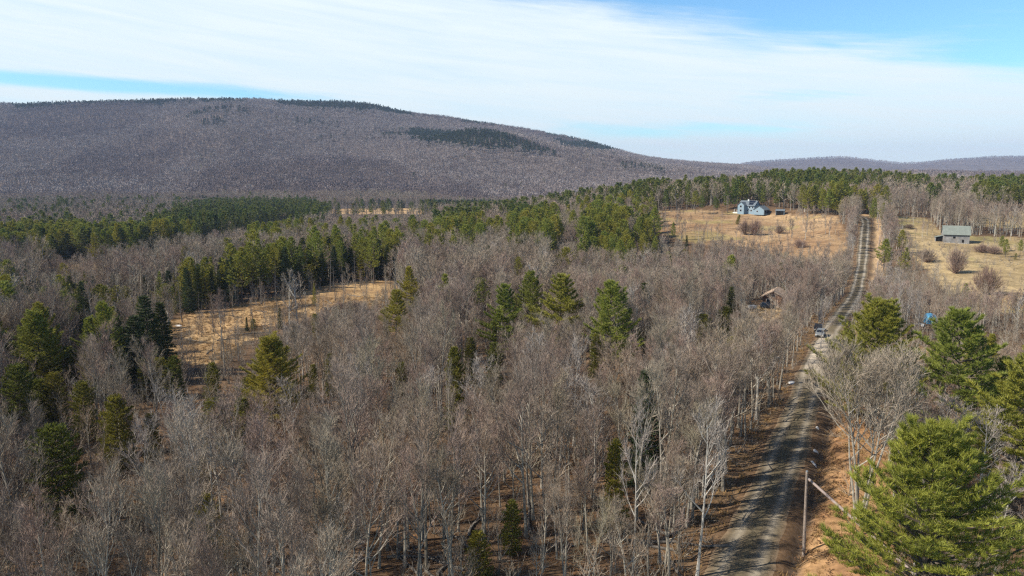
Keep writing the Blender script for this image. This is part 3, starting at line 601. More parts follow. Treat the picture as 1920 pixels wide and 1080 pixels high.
# hero evergreens: (kind, variant, column, row of the top, height, width factor, label, dz)
G1 = 'pines rising above the bare wood'
HERO = [
 ('pine_n',0,1762,806,18.5,1.42,'huge bushy white pine filling the bottom right corner'),
 ('pine_n',1,1812,583,19,1.5,'tall layered white pine in front of the pale field, right of the wide bare tree'),
 ('pine_n',1,1925,672,18,1.5,'white pine cut by the right edge of the picture below the tall layered pine'),
 ('pine_n',0,1645,572,18,1.5,'broad pine with drooping boughs beside the road behind the wide bare tree'),
 ('pine',0,1661,449,14,1.4,'taller of two pines right of the road by the roadside poles'),
 ('pine',2,1700,464,11,1.4,'shorter of two pines right of the road, nearer the barn'),
 ('pine',3,1546,506,10,.9,'small pine poking out of grey twigs left of the road near the parked cars'),
 ('pine_n',1,1148,530,19,1.25,'tallest pine of the middle wood, broad and ragged on its right side'),
 ('pine_n',2,1048,514,18,1.4,'dark cone shaped pine with one long bough to the right, left of the tallest pine'),
 ('pine_n',1,993,509,16,1.2,'round topped bushy pine between two darker pines of the middle wood'),
 ('pine_n',2,940,533,17,1.1,'narrow pine in front and left of the round topped pine'),
 ('pine',1,902,523,12,1.1,'small pine at the left end of the row of five pines in the middle wood'),
 ('pine',3,973,482,11,1.1,'little pine standing behind the row of middle wood pines'),
 ('pine_n',2,769,500,15,1.0,'pine at the right tip of the straw coloured marsh, further of two'),
 ('pine_n',2,741,543,13,1.15,'open branched pine at the right tip of the marsh, nearer of two'),
 ('pine_n',0,502,636,14,1.35,'broad pine with sweeping boughs just below the straw coloured marsh'),
 ('pine_n',0,66,590,15,1.3,'broad dark pine on the left edge of the picture level with the marsh'),
 ('pine',0,698,425,22,.8,'pale green straight pine behind the right end of the marsh'),
 ('pine',1,1305,358,15,1.1,'single round pine on the left edge of the field by the blue grey house'),
 ('pine',0,1263,417,10,.8,'slim pine at the left end of the orange field'),
 ('spruce',0,1288,440,12,.6,'thin dark spruce at the left end of the orange field'),
 ('hem',1,1382,402,6,.8,'small leaning evergreen in the field just below the blue grey house'),
 ('hem',1,850,652,13,.55,'narrow evergreen column beside a white birch trunk in the foreground wood'),
 ('hem',1,880,634,9,.7,'small dark evergreen just behind the narrow evergreen column'),
 ('hem',0,925,643,9,.75,'dark bushy evergreen right of the narrow evergreen column'),
 ('hem',2,752,680,6,.8,'low yellowish evergreen half hidden in twigs left of the narrow column'),
 ('hem',1,1122,628,10,.75,'yellow green evergreen at the foot of the tallest pine'),
 ('spruce',2,1210,628,8,.8,'small dark spire shaped spruce right of the tallest pine'),
 ('hem',1,1375,655,8,.8,'yellow green evergreen beside the roadside wood left of the parked cars'),
 ('hem',0,1362,575,8,1.0,'light green bushy evergreen left of the cabin clearing, further of the pair'),
 ('hem',2,1320,590,8,1.0,'light green bushy evergreen left of the cabin clearing, nearer of the pair'),
 ('hem',0,395,682,8,.75,'small cone shaped evergreen below the left end of the marsh'),
 ('hem',0,30,686,11,.9,'bushy evergreen touching the left edge of the picture'),
 ('hem',2,99,700,9,.85,'second bushy evergreen from the left edge in the row below the broad dark pine'),
 ('hem',0,155,718,9,.8,'third bushy evergreen from the left edge in the row below the broad dark pine'),
 ('hem',2,137,668,7,.7,'small evergreen just behind the row of bushy evergreens near the left edge'),
 ('hem',1,282,776,7,.7,'small dark evergreen among grey crowns in the left foreground'),
 ('hem',0,212,745,10,.9,'yellowish open evergreen between the left row and the small dark evergreen'),
 ('hem',2,98,800,12,.95,'tall light green rounded evergreen in the left foreground'),
 ('pine',3,1640,372,16,.7,'tall dark pine right of the road at the top of the rise'),
 ('hem',0,328,668,8,.8,'yellowish evergreen at the lower left tip of the marsh'),
 ('hem',1,616,664,8,.6,'slim evergreen right of the broad pine with sweeping boughs, nearer of two'),
 ('hem',1,585,684,7,.6,'slim evergreen right of the broad pine with sweeping boughs, further left of two'),
 ('spruce',1,524,577,6,.9,'young spruce standing in the open straw marsh among dead stems'),
 ('hem',2,475,598,3,1.2,'low evergreen bush in the open straw marsh'),
 ('spruce',2,462,594,4,.9,'tiny pointed spruce in the straw marsh beside the low bush'),
 ('pine',2,588,532,8,.6,'thin young pine on the far edge of the straw marsh'),
 ('spruce',0,270,553,17,1.25,'big dark spruce at the left corner of the marsh'),
 ('spruce',1,243,590,14,1.5,'wide dark spruce in front of the big spruce at the marsh corner'),
 ('spruce',2,300,565,15,1.3,'dark spruce right beside the big spruce at the marsh corner'),
 ('hem',0,958,940,5.5,.8,'pale green thin evergreen hidden among trunks at the bottom centre'),
 ('hem',1,1155,830,10,.6,'narrow yellow green evergreen behind bare trunks right of the bottom centre'),
]
HP = []
for kd, vi, px, pyt, h, wd, lab in HERO:
    x, y = solve(px, pyt, h); k = K[kd][vi]; z = H1(x, y)
    t = tree(k, x, y, h, random.Random(px).uniform(0, 6.28), lab, {'pine_n': 'pine', 'pine': 'pine', 'spruce': 'spruce', 'hem': 'evergreen'}[kd], wide=wd)
    if px == 1382: t.rotation_euler = (0, .25, 0)
    R = k.R*h/k.H*wd; HP.append((px, pyt, y, R*F/y, h*F/y, x, R)); FOOTS.append((x, y, R*.55))
    print('hero', px, pyt, kd, round(x, 1), round(y, 1), 'R', round(R, 1))
# hero bare trees
HB = [
 ('multi',0,1636,664,18,1.15,'bare_tree','wide fan shaped bare tree with many stems right beside the gravel road'),
 ('birch',0,1078,640,15,1.0,'birch_tree','white forked birch standing out of the grey wood below the row of pines'),
 ('birch',1,1195,785,15,.75,'birch_tree','leaning white birch right of the bottom centre'),
 ('birch',3,1320,775,16,.9,'birch_tree','long slanting white birch at the left edge of the road, near the bottom'),
 ('birch',2,1120,712,13,1.3,'birch_tree','spreading pale birch with crooked limbs right of the forked birch'),
 ('birch',0,893,675,14,1.2,'birch_tree','white limbed birch just right of the narrow evergreen column'),
 ('birch',1,838,690,12,.5,'birch_tree','thin white birch stem left of the narrow evergreen column'),
 ('birch',0,1690,760,12,1.2,'birch_tree','white birch with many stems just left of the top of the huge pine'),
 ('birch',2,1795,745,13,1.4,'birch_tree','white birch fanning out behind the top of the huge bottom right pine'),
 ('birch',3,1845,780,12,1.3,'birch_tree','white birch leaning right behind the huge bottom right pine'),
 ('birch',0,1888,880,11,1.2,'birch_tree','white birch at the right edge beside the huge bottom right pine'),
 ('birch',1,1605,560,11,.9,'birch_tree','white birch in front of the broad pine with drooping boughs'),
 ('birch',3,1660,495,13,1.2,'birch_tree','crooked white birch below the two pines right of the road'),
 ('birch',2,1690,505,12,1.1,'birch_tree','wind bent pale birch right of the crooked birch'),
 ('birch',0,1668,538,11,.8,'birch_tree','slender white birch left of the blue tarp shelter, leftmost of four'),
 ('birch',1,1685,535,12,.8,'birch_tree','slender white birch left of the blue tarp shelter, second of four'),
 ('birch',3,1705,540,11,.8,'birch_tree','slender white birch left of the blue tarp shelter, third of four'),
 ('birch',2,1728,545,11,.8,'birch_tree','slender white birch left of the blue tarp shelter, nearest to it'),
 ('birch',0,1545,560,11,1.1,'birch_tree','white birch with spread limbs left of the parked cars'),
 ('birch',2,1600,440,11,1.1,'birch_tree','white birch left of the straight stretch of gravel road, further of two'),
 ('birch',0,1590,446,10,1.1,'birch_tree','white birch left of the straight stretch of gravel road, nearer of two'),
 ('birch',1,1497,520,9,.7,'birch_tree','white birch right behind the cabin'),
 ('birch',0,1455,522,9,.6,'birch_tree','thin white birch in front of the cabin gable'),
 ('birch',2,1378,505,13,1.0,'birch_tree','white birch in the wood left of the cabin'),
 ('birch',1,1850,390,11,.9,'birch_tree','white birch in the copse right of the barn'),
 ('birch',0,258,790,13,1.1,'birch_tree','pale crooked birch among grey crowns at the left'),
 ('birch',2,545,710,12,1.1,'birch_tree','pale limbed birch below the broad sweeping pine'),
 ('birch',3,1240,520,12,1.0,'birch_tree','white birch cluster right of the tallest pine, behind the wood'),
]
for kd, vi, px, pyt, h, wd, nm, lab in HB:
    x, y = solve(px, pyt, h); k = K[kd][vi]; 
    tree(k, x, y, h, random.Random(px+5).uniform(-.6, .6), lab, 'tree' if kd == 'multi' else 'birch', wide=wd)
    R = k.R*h/k.H*wd; HP.append((px, pyt, y, R*F/y*(1 if kd == 'multi' else .5), h*F/y*(1.1 if kd == 'multi' else .55), x, R)); FOOTS.append((x, y, 1.6 if kd != 'multi' else 4.5))
# round shrubs and bushes
SH = [(1797,458,12,.42,'large round purple brown shrub in the field in front of the barn'),
      (1853,492,11,.5,'second round purple brown shrub, nearer and right of the large one'),
      (1740,462,7,.8,'low grey green shrub left of the large round shrub'),
      (1418,407,10,.5,'clump of bare grey bushes in the field below the house, larger'),
      (1398,410,9,.5,'clump of bare grey bushes in the field below the house, left one'),
      (1462,418,6,.7,'small dark bush right of the grey clump below the house'),
      (1500,446,5,.9,'crooked little bare bush alone in the orange field'),
      (1842,455,4.5,1.1,'pale low bush right of the barn'),
      (1865,458,4.5,1.0,'second pale low bush right of the barn'),
      (1706,418,3.2,1.0,'tiny bush in the pale field left of the barn'),
      (665,560,4,1.2,'dark bare bush on the marsh edge'),
      (640,563,4,1.1,'reddish bare bush on the marsh edge')]
for i, (px, pyt, h, wd, lab) in enumerate(SH):
    x, y = solve(px, pyt, h, 100); k = K['shrub'][i % 3]; tree(k, x, y, h, i, lab, 'shrub', wide=wd*1.25, parts=('stem', 'crown'), dz=-.3)
    R = k.R*h/k.H*wd*1.25; HP.append((px, pyt, y, R*F/y, h*F/y, x, R)); FOOTS.append((x, y, R*.8))

# ------------------------------------------------------------------ buildings
def gable(mb, x0, x1, y0, y1, z0, ze, zr, axis='x', mi=0, th=.0):
    """walls with gable ends; ridge along axis"""
    if axis == 'x':
        ym = (y0+y1)/2; v = [(x0,y0,z0),(x1,y0,z0),(x1,y1,z0),(x0,y1,z0),(x0,y0,ze),(x1,y0,ze),(x1,y1,ze),(x0,y1,ze),(x0,ym,zr),(x1,ym,zr)]
        f = [(0,1,5,4),(1,2,6,9,5),(2,3,7,6),(3,0,4,8,7)]
    else:
        xm = (x0+x1)/2; v = [(x0,y0,z0),(x1,y0,z0),(x1,y1,z0),(x0,y1,z0),(x0,y0,ze),(x1,y0,ze),(x1,y1,ze),(x0,y1,ze),(xm,y0,zr),(xm,y1,zr)]
        f = [(0,1,5,8,4),(1,2,6,5),(2,3,7,9,6),(3,0,4,7)]
    mb.poly(v, f, mi)
def slab(mb, a, b, c, d, t=.18, mi=0):
    a, b, c, d = map(lambda q: np.array(q, float), (a, b, c, d)); n = nrm(np.cross(b-a, d-a))*t
    if n[2] < 0: n = -n
    v = [a, b, c, d, a+n, b+n, c+n, d+n]; mb.poly(v, [(3,2,1,0),(4,5,6,7),(0,1,5,4),(1,2,6,5),(2,3,7,6),(3,0,4,7)], mi)
def roof(mb, x0, x1, y0, y1, ze, zr, axis='x', ov=.4, mi=0, t=.16, lift=.03):
    if axis == 'x':
        ym = (y0+y1)/2; s = (zr-ze)/(ym-y0); e = ze-ov*s+lift
        slab(mb, (x0-ov,y0-ov,e),(x1+ov,y0-ov,e),(x1+ov,ym,zr+lift),(x0-ov,ym,zr+lift), t, mi); slab(mb, (x0-ov,ym,zr+lift),(x1+ov,ym,zr+lift),(x1+ov,y1+ov,e),(x0-ov,y1+ov,e), t, mi)
    else:
        xm = (x0+x1)/2; s = (zr-ze)/(xm-x0); e = ze-ov*s+lift
        slab(mb, (x0-ov,y0-ov,e),(xm,y0-ov,zr+lift),(xm,y1+ov,zr+lift),(x0-ov,y1+ov,e), t, mi); slab(mb, (xm,y0-ov,zr+lift),(x1+ov,y0-ov,e),(x1+ov,y1+ov,e),(xm,y1+ov,zr+lift), t, mi)
def window(par, x, y, z, w, h, face='y'):
    f = MB(); g = MB()
    if face == 'y': f.box(x-w/2-.1, x+w/2+.1, y-.06, y+.02, z-.1, z+h+.1); g.box(x-w/2, x+w/2, y-.09, y-.062, z, z+h)
    else: f.box(x-.02, x+.06, y-w/2-.1, y+w/2+.1, z-.1, z+h+.1); g.box(x+.062, x+.09, y-w/2, y+w/2, z, z+h)
    fo = f.obj('window', 'white', par); g.obj('pane', 'glass', fo)
# house (rotated so that its right hand walls are in shade)
HY = 478.; hx = xat(1409, HY, 401); hz = H1(hx, HY)
he = empty('house', (hx, HY, hz), 'blue grey two storey house with attached garage at the top of the orange field', 'house', math.radians(-45)); he.scale = (1, 1, .84)
# local x runs along the front (to the lower right of the picture is local -y)
w = MB(); gable(w, -7.5, 3.5, -3.5, 4.5, -1.5, 5.6, 9.2, 'x'); gable(w, -6.6, -2.2, -6.6, -2.5, -1.5, 6.0, 8.3, 'y'); w.obj('wall', 'siding', he)
r_ = MB(); roof(r_, -7.5, 3.5, -3.5, 4.5, 5.6, 9.2, 'x', .5); roof(r_, -6.6, -2.2, -6.6, -1.2, 6.0, 8.3, 'y', .35, t=.14); ro = r_.obj('roof', 'roofm', he)
c = MB(); c.box(-3.2, -2.3, .2, 1.2, 8, 10.2); c.obj('chimney', 'white', ro)
sp = MB()
def onroof(mb, x0, x1, s0, s1):   # a panel on the front slope, s from eave 0 to ridge 1
    p = lambda x, s: (x, -3.5+4.0*s-.03, 5.6+3.6*s+.26)
    slab(mb, p(x0, s0), p(x1, s0), p(x1, s1), p(x0, s1), .06)
onroof(sp, -1.6, 2.7, .55, .9); sp.obj('solar_panel', 'solar', ro); sp = MB(); onroof(sp, -.9, 2.2, .12, .48); sp.obj('solar_panel', 'solar', ro)
g = MB(); gable(g, 4.2, 11.2, -5.5, 2.0, -1.2, 2.9, 5.6, 'y'); g.obj('garage_wall', 'siding', he)
g = MB(); roof(g, 4.2, 11.2, -5.5, 2.0, 2.9, 5.6, 'y', .45); g.obj('garage_roof', 'roofm', he)
g = MB(); g.box(3.52, 4.18, -2.5, 1.5, -1.2, 2.6); g.obj('connector', 'siding', he)
for yy in (-4.0, -.9):
    g = MB(); g.box(11.2, 11.26, yy-.1, yy+2.4, -.2, 2.2); g.obj('garage_door', 'dark', he)
pr = MB(); slab(pr, (-10.6,-4.2,2.4), (-7.55,-4.2,3.5), (-7.55,3.5,3.5), (-10.6,3.5,2.4), .12); pr.obj('porch_roof', 'roofm', he)
for yy in (-4.0, -.3, 3.3):
    pr = MB(); pr.box(-10.4, -10.2, yy-.1, yy+.1, .15, 2.45); pr.obj('porch_post', 'white', he)
pr = MB(); pr.box(-10.8, -7.55, -5.0, 3.6, -1.5, .15); pr.obj('deck', 'white', he)
for x, z in ((-4.4, 1.1), (-4.4, 4.2)): window(he, x, -6.6, z, 1.3, 1.5)
for x, z in ((-.9, 1.2), (1.4, 1.2), (.2, 3.6), (2.4, 3.5)): window(he, x, -3.5, z, 1.0, 1.3)
window(he, 6.6, -5.5, .9, 1.0, 1.2); window(he, 3.5, -.6, 6.1, .9, 1.1, 'x')
win(1368, 1448, 408, HY-6); FOOTS.append((hx, HY, 15))
# small shed right of the house
sx_, sy_ = foot(1463, 402, 400, 560); sy_ = min(sy_, 492); sx_ = xat(1463, sy_, 402)
se = empty('shed', (sx_, sy_, H1(sx_, sy_)), 'small open fronted grey shed right of the blue grey house', 'shed', math.radians(-30))
g = MB(); g.box(-2.6, 2.6, 1.3, 1.5, -.5, 2.3); g.box(-2.6, -2.4, -1.5, 1.298, -.5, 2.3); g.box(2.4, 2.6, -1.5, 1.298, -.5, 2.3); g.obj('wall', 'siding', se)
g = MB(); roof(g, -2.6, 2.6, -1.5, 1.5, 2.3, 3.1, 'x', .3); g.obj('roof', 'roofm', se)
g = MB(); g.box(-2.39, 2.39, -1.35, 1.29, -.4, 2.1); g.obj('dark_interior', 'dark', se)
win(1448, 1476, 403, sy_-3); FOOTS.append((sx_, sy_, 5))
# barn
BY = 360.; bx = xat(1790.5, BY, 451); bz = H1(bx, BY)
be = empty('barn', (bx, BY, bz), 'weathered grey board barn with a long metal roof in the pale field', 'barn', math.radians(-24))
L2, D2 = 5.6, 4.2
w = MB(); gable(w, -L2, L2, -D2, D2, -.8, 4.1, 8.0, 'x'); bw = w.obj('wall', 'barnw', be)
w = MB(); rn = random.Random(3)
x = -L2+.02
while x < L2-.3:
    ww = rn.uniform(.28, .5); w.box(x, min(x+ww-.04, L2), -D2-.03-rn.random()*.03, -D2-.002, -.3+rn.random()*.3, 3.95); x += ww
for k in range(16):
    y = -D2+.1+k*.54; w.box(-L2-.05-rn.random()*.02, -L2-.002, y, y+.48, -.4, 4.0)
w.obj('boards', 'barnw', bw)
r_ = MB(); roof(r_, -L2, L2, -D2, D2, 4.1, 8.0, 'x', .45, t=.12); rr = r_.obj('roof', 'barnr', be)
g = MB()
for k in range(17): 
    xx = -L2-.3+k*.86; a = np.array((xx, -D2-.45, 4.1-.4+.17)); b = np.array((xx, -.02, 8.17)); g.tube([a, b], [.035, .035], 4)
g.obj('roof_seam', 'barnr', rr)
g = MB(); g.box(2.4, 3.3, -D2-.09, -D2-.062, 0, 1.5); g.obj('door_opening', 'dark', be)
g = MB(); g.box(-L2+.3, L2-.3, -D2-.5, -D2-.1, 3.45, 3.5); g.box(-1.5,-.4,-D2-.08,-D2-.063,2.0,2.9); g.obj('dark_strip_and_gap', 'dark', be)  # dark strip along under the eave, plus a dark loft opening
g = MB()
for k in range(14): 
    x = -L2+.6+k*.72+rn.uniform(-.3, .3); s = rn.uniform(.2, .45); y = -D2-.5-rn.random()
    g.poly([(x-s,y-s,-.6),(x+s,y-s*.8,-.6),(x+s*.8,y+s,-.6),(x-s*.9,y+s*.9,-.6),(x-s*.5,y-s*.4,s*.7-.2),(x+s*.5,y-s*.5,s*.8-.2),(x+s*.4,y+s*.5,s*.7-.2),(x-s*.5,y+s*.4,s*.6-.2)], [(0,1,5,4),(1,2,6,5),(2,3,7,6),(3,0,4,7),(4,5,6,7)])
g.obj('stone_footing', 'stone', be)
g = MB(); x0 = -L2-3.2; g.box(x0, x0+.15, -2.6, 1.6, -.8, 2.2); g.box(x0+.152, -L2-.1, 1.45, 1.6, -.8, 2.6); g.obj('lean_to_wall', 'barnw', be)
g = MB(); slab(g, (x0-.3,-2.9,2.2), (-L2-.08,-2.9,3.1), (-L2-.08,1.9,3.1), (x0-.3,1.9,2.2), .1); g.obj('lean_to_roof', 'barnr', be)
g = MB(); g.box(x0+.16, -L2-.11, -2.3, 1.44, -.5, 2.0); g.obj('dark_interior', 'dark', be)
win(1752, 1822, 456, BY-6); FOOTS.append((bx, BY, 11))
# cabin left of the road
cx, cy = foot(1452, 572, 120, 260); print('cabin', cx, cy)
ce = empty('cabin', (cx, cy, H1(cx, cy)), 'small tan roofed cabin half hidden by bare trees left of the road', 'cabin', math.radians(-28))
w = MB(); gable(w, -3.1, 3.1, -3.2, 6, -.6, 2.9, 4.7, 'y'); w.obj('wall', 'log', ce)
g = MB(); roof(g, -3.1, 3.1, -3.2, 6, 2.9, 4.7, 'y', .75, t=.14); g.obj('roof', 'tan', ce)
g = MB(); g.box(-4.0, 2.0, -5.6, -3.22, -.6, .35); dk = g.obj('deck', 'deckm', ce)
g = MB()
for k in range(8): g.box(-3.95+k*.83, -3.87+k*.83, -5.58, -5.5, .352, 1.25)
g.box(-4.0, 2.0, -5.59, -5.49, 1.252, 1.34); g.obj('railing', 'deckm', dk)
window(ce, -1.2, -3.2, .9, 1.3, 1.3); g = MB(); g.box(.5, 1.4, -3.26, -3.21, .36, 2.3); g.obj('door', 'deckm', ce)
window(ce, 0, -3.2, 3.05, .9, .8)
win(1432, 1466, 562, cy-7); FOOTS.append((cx, cy, 7)); win(1410, 1450, 592, cy-22)
# blue tarp shelter
tx, ty = foot(1744, 606, 110, 300); print('tarp', tx, ty)
te = empty('tarp_shelter', (tx, ty, H1(tx, ty)), 'rounded blue tarp shelter standing in brush right of the road', 'shelter', math.radians(-14))
g = MB(); n = 9; m = 8; vs = []
for j in range(m):
    y = -2.0+4.0*j/(m-1); bul = 1-.10*abs(2*j/(m-1)-1)**3
    for i in range(n):
        t = math.pi*i/(n-1); rr_ = random.Random(i*31+j); dx = .06*rr_.uniform(-1, 1)
        vs.append((-1.35*bul*np.sign(math.cos(t))*abs(math.cos(t))**.6+dx, y+dx, -.2+2.75*bul*math.sin(t)**.65+dx))
g.poly(vs, [(j*n+i, (j+1)*n+i, (j+1)*n+i+1, j*n+i+1) for j in range(m-1) for i in range(n-1)])
g.poly([vs[i] for i in range(n)], [tuple(range(n))]); o = g.obj('tarp', 'tarp', te)
so_ = o.modifiers.new('thick', 'SOLIDIFY'); so_.thickness = .02
g = MB(); g.tube([np.array((-1.3, -2.12, -.2)), np.array((-1.3, -2.12, 1.2)), np.array((0, -2.12, 2.45)), np.array((1.3, -2.12, 1.2)), np.array((1.3, -2.12, -.2))], [.03]*5, 5); g.obj('hoop_pole', 'silver', te)
win(1728, 1757, 606, ty-3); FOOTS.append((tx, ty, 3.5))
for i, (px, py, lab) in enumerate([(1720,609,'short pale board pile left of the blue tarp shelter'), (1730,611,'pale board pile right below the blue tarp shelter'), (1727,597,'small pale board heap beside the blue tarp shelter')]):
    x, y = foot(px, py, 110, 300); g = MB(); rn = random.Random(i)
    for k in range(4): g.box(-.9+rn.uniform(-.2, .2), .9+rn.uniform(-.2, .2), -.3+rn.uniform(-.1, .1), .3, .02+k*.085, .1+k*.085)
    o = g.obj('board_pile', 'white'); o.location = (x, y, H1(x, y)); o.rotation_euler[2] = i; tag(o, lab, 'boards')
    FOOTS.append((x, y, 1.5))
# cars
def car(name, x, y, rz, paint, label, cat='car', kind='suv'):
    e = empty(name, (x, y, H1(x, y)+.04), label, cat, rz)
    # local -y is the front; half widths narrow upward
    prof = {'suv': [(-2.25,.45),(-2.2,.85),(-1.25,1.05),(-.55,1.62),(1.55,1.68),(2.1,1.1),(2.2,.6),(2.15,.35)],
            'pickup': [(-2.6,.5),(-2.55,.95),(-1.5,1.12),(-.9,1.72),(.35,1.75),(.6,1.1),(2.6,1.1),(2.6,.5)]}[kind]
    b = MB(); hw = .9
    L = [(-hw*(.84 if z > 1.2 else 1), yy, z) for yy, z in prof]+[(-hw, prof[-1][0]*.98, .3), (-hw, prof[0][0]*.98, .3)]
    R = [(-a, yy, z) for a, yy, z in L]; n = len(L)
    b.poly(L+R, [tuple(range(n))[::-1], tuple(range(n, 2*n))]+[(i, (i+1) % n, n+(i+1) % n, n+i) for i in range(n)]); b.obj('body', paint, e, bevel=.06)
    y0, y1 = prof[2][0], prof[3][0]
    g = MB(); slab(g, (-.72, y0+.12, 1.12), (.72, y0+.12, 1.12), (.66, y1-.02, 1.60), (-.66, y1-.02, 1.60), .025); g.obj('windscreen', 'glass', e)
    for s in (-1, 1):
        g = MB(); xx = s*.80; yb = prof[4][0]-.05; slab(g, (s*.90, y1-.35, 1.14), (s*.90, yb, 1.14), (s*.775, yb-.1, 1.56), (s*.775, y1+.1, 1.58), .02); g.obj('side_window', 'glass', e)
        g = MB(); g.box(s*.66-.16, s*.66+.16, prof[0][0]-.02, prof[0][0]+.12, .66, .84); g.obj('headlight', 'lamp', e)
        g = MB(); g.box(s*.72-.1, s*.72+.1, prof[-2][0]-.12, prof[-2][0]+.03, .72, .95); g.obj('tail_light', 'red', e)
        g = MB(); g.box(s*.98-.08, s*.98+.08, y1-.45, y1-.28, 1.06, 1.22); g.obj('mirror', paint, e)
        for yy in (-1.42, 1.35):
            g = MB(); g.tube([np.array((s*.92, yy, .33)), np.array((s*.72, yy, .33))], [.34, .34], 16, cap=True); tw_ = g.obj('wheel', 'rubber', e)
            g = MB(); g.tube([np.array((s*.935, yy, .33)), np.array((s*.921, yy, .33))], [.19, .2], 12, cap=True); g.obj('rim', 'silver', tw_)
    g = MB(); g.box(-.55, .55, prof[0][0]-.03, prof[0][0]+.05, .42, .62); g.obj('grille', 'dark', e)
    if kind == 'pickup':
        g = MB(); g.box(-.75, .75, .72, 2.5, 1.101, 1.115); g.obj('cargo_bed', 'dark', e)
    FOOTS.append((x, y, 4)); return e
x, y = foot(1538, 631, 120, 300); print('car', x, y)
car('parked_car', x, y, math.radians(-30), 'silver', 'silver car parked facing the viewer at the left edge of the gravel road')
x2, y2 = x+2.2, y+6.5; car('pickup_truck', x2, y2, math.radians(-24), 'black', 'dark pickup truck parked just behind the silver car', 'pickup', 'pickup')
win(1525, 1560, 632, y-3)
x, y = foot(1439, 578, 120, 260); car('parked_car', x, y, math.radians(72), 'blue', 'dark car parked side on below the cabin', 'car')
x, y = foot(1410, 581, 120, 260)
ue = empty('utility_trailer', (x, y, H1(x, y)+.02), 'small white trailer at the left end of the cabin yard', 'trailer', .5)
g = MB(); g.box(-1.1, 1.1, -.7, .7, .45, 1.25); g.obj('box', 'white', ue, bevel=.05)
for s in (-1, 1):
    g = MB(); g.tube([np.array((0, s*.72, .3)), np.array((0, s*.86, .3))], [.3, .3], 12, cap=True); g.obj('wheel', 'rubber', ue)
g = MB(); g.tube([np.array((-1.0, 0, .45)), np.array((-2.1, 0, .42))], [.05, .05], 5); g.obj('drawbar', 'silver', ue); FOOTS.append((x, y, 3))
# utility pole and its pushed brace
px_, py_ = foot(1507, 1043, 40, 120); pz = H1(px_, py_); print('pole', px_, py_, pz)
top = CZ+py_*sl_of(884)
pe = empty('utility_pole', (px_, py_, pz), 'plain weathered wooden pole standing on the bank right of the road', 'pole')
hh = top-pz; g = MB(); n = 10; tx_ = xat(1513, py_, 884)-px_
g.tube([np.array((tx_*i/n, 0, -.6+(hh+.6)*i/n)) for i in range(n+1)], [.17-.055*i/n for i in range(n+1)], 10, cap=True); g.obj('shaft', 'pole', pe)
g = MB(); 
for zz in (hh*.55, hh*.78, hh-.35): g.tube([np.array((tx_*zz/hh-.17, 0, zz)), np.array((tx_*zz/hh+.19, 0, zz+.02))], [.018, .018], 5, cap=True)
g.obj('bolt', 'dead', pe)
g = MB(); g.tube([np.array((tx_, 0, hh-.02)), np.array((tx_, 0, hh+.08))], [.13, .09], 8, cap=True); g.obj('cap', 'silver', pe)
q = empty('brace_pole', (0, 0, 0), 'slanting pale pole leaning towards the top of the wooden pole from the right', 'pole')
Yb = py_-3.0; a = np.array((xat(1516, py_+.5, 898), py_+.5, CZ+(py_+.5)*sl_of(898))); b = np.array((xat(1602, Yb, 975), Yb, CZ+Yb*sl_of(975)))
b2 = b+(b-a)*.35
gz = H1(b2[0], b2[1]); k = (a[2]-gz+.3)/(a[2]-b[2]); b2 = a+(b-a)*k
q.location = (b2[0], b2[1], b2[2]+.3); off = np.array(q.location)
g = MB(); g.tube([a-off+(b2-a)*i/8 for i in range(9)], [.125+.03*i/8 for i in range(9)], 10, cap=True); g.obj('shaft', 'pole2', q)
g = MB(); g.tube([a-off-(b2-a)*.002, a-off+(b2-a)*.012], [.125, .125], 8, cap=True); g.obj('bracket', 'silver', q)
FOOTS.append((px_, py_, 3)); win(1495, 1520, 1050, py_-1); win(1515, 1600, 985, Yb)
for i, (Y, lab) in enumerate([(292,'wooden roadside pole right of the road, nearest of the three small ones'),(334,'wooden roadside pole right of the road, middle of the three small ones'),(384,'wooden roadside pole right of the road, furthest of the three small ones')]):
    x = float(road_x(Y))+6.9; e = empty('utility_pole', (x, Y, H1(x, Y)), lab, 'pole')
    g = MB(); g.tube([np.array((.05*j, 0, -.5+9.3*j/6)) for j in range(7)], [.17-.01*j for j in range(7)], 7, cap=True); g.obj('shaft', 'pole2', e)
    g = MB(); g.tube([np.array((.14, 0, 7.9)), np.array((.55, 0, 7.9))], [.03, .03], 4, cap=True); g.obj('bracket', 'dead', e)
    g = MB(); g.tube([np.array((.30, -.02, 8.82)), np.array((.30, -.02, 9.05))], [.06, .04], 6, cap=True); g.obj('insulator', 'white', e)
    FOOTS.append((x, Y, 2)); 
    X_, Yp = proj(x, Y, H1(x, Y)+[6.5, 3, 2][i]); win(float(X_)-5, float(X_)+5, float(Yp), Y-2)
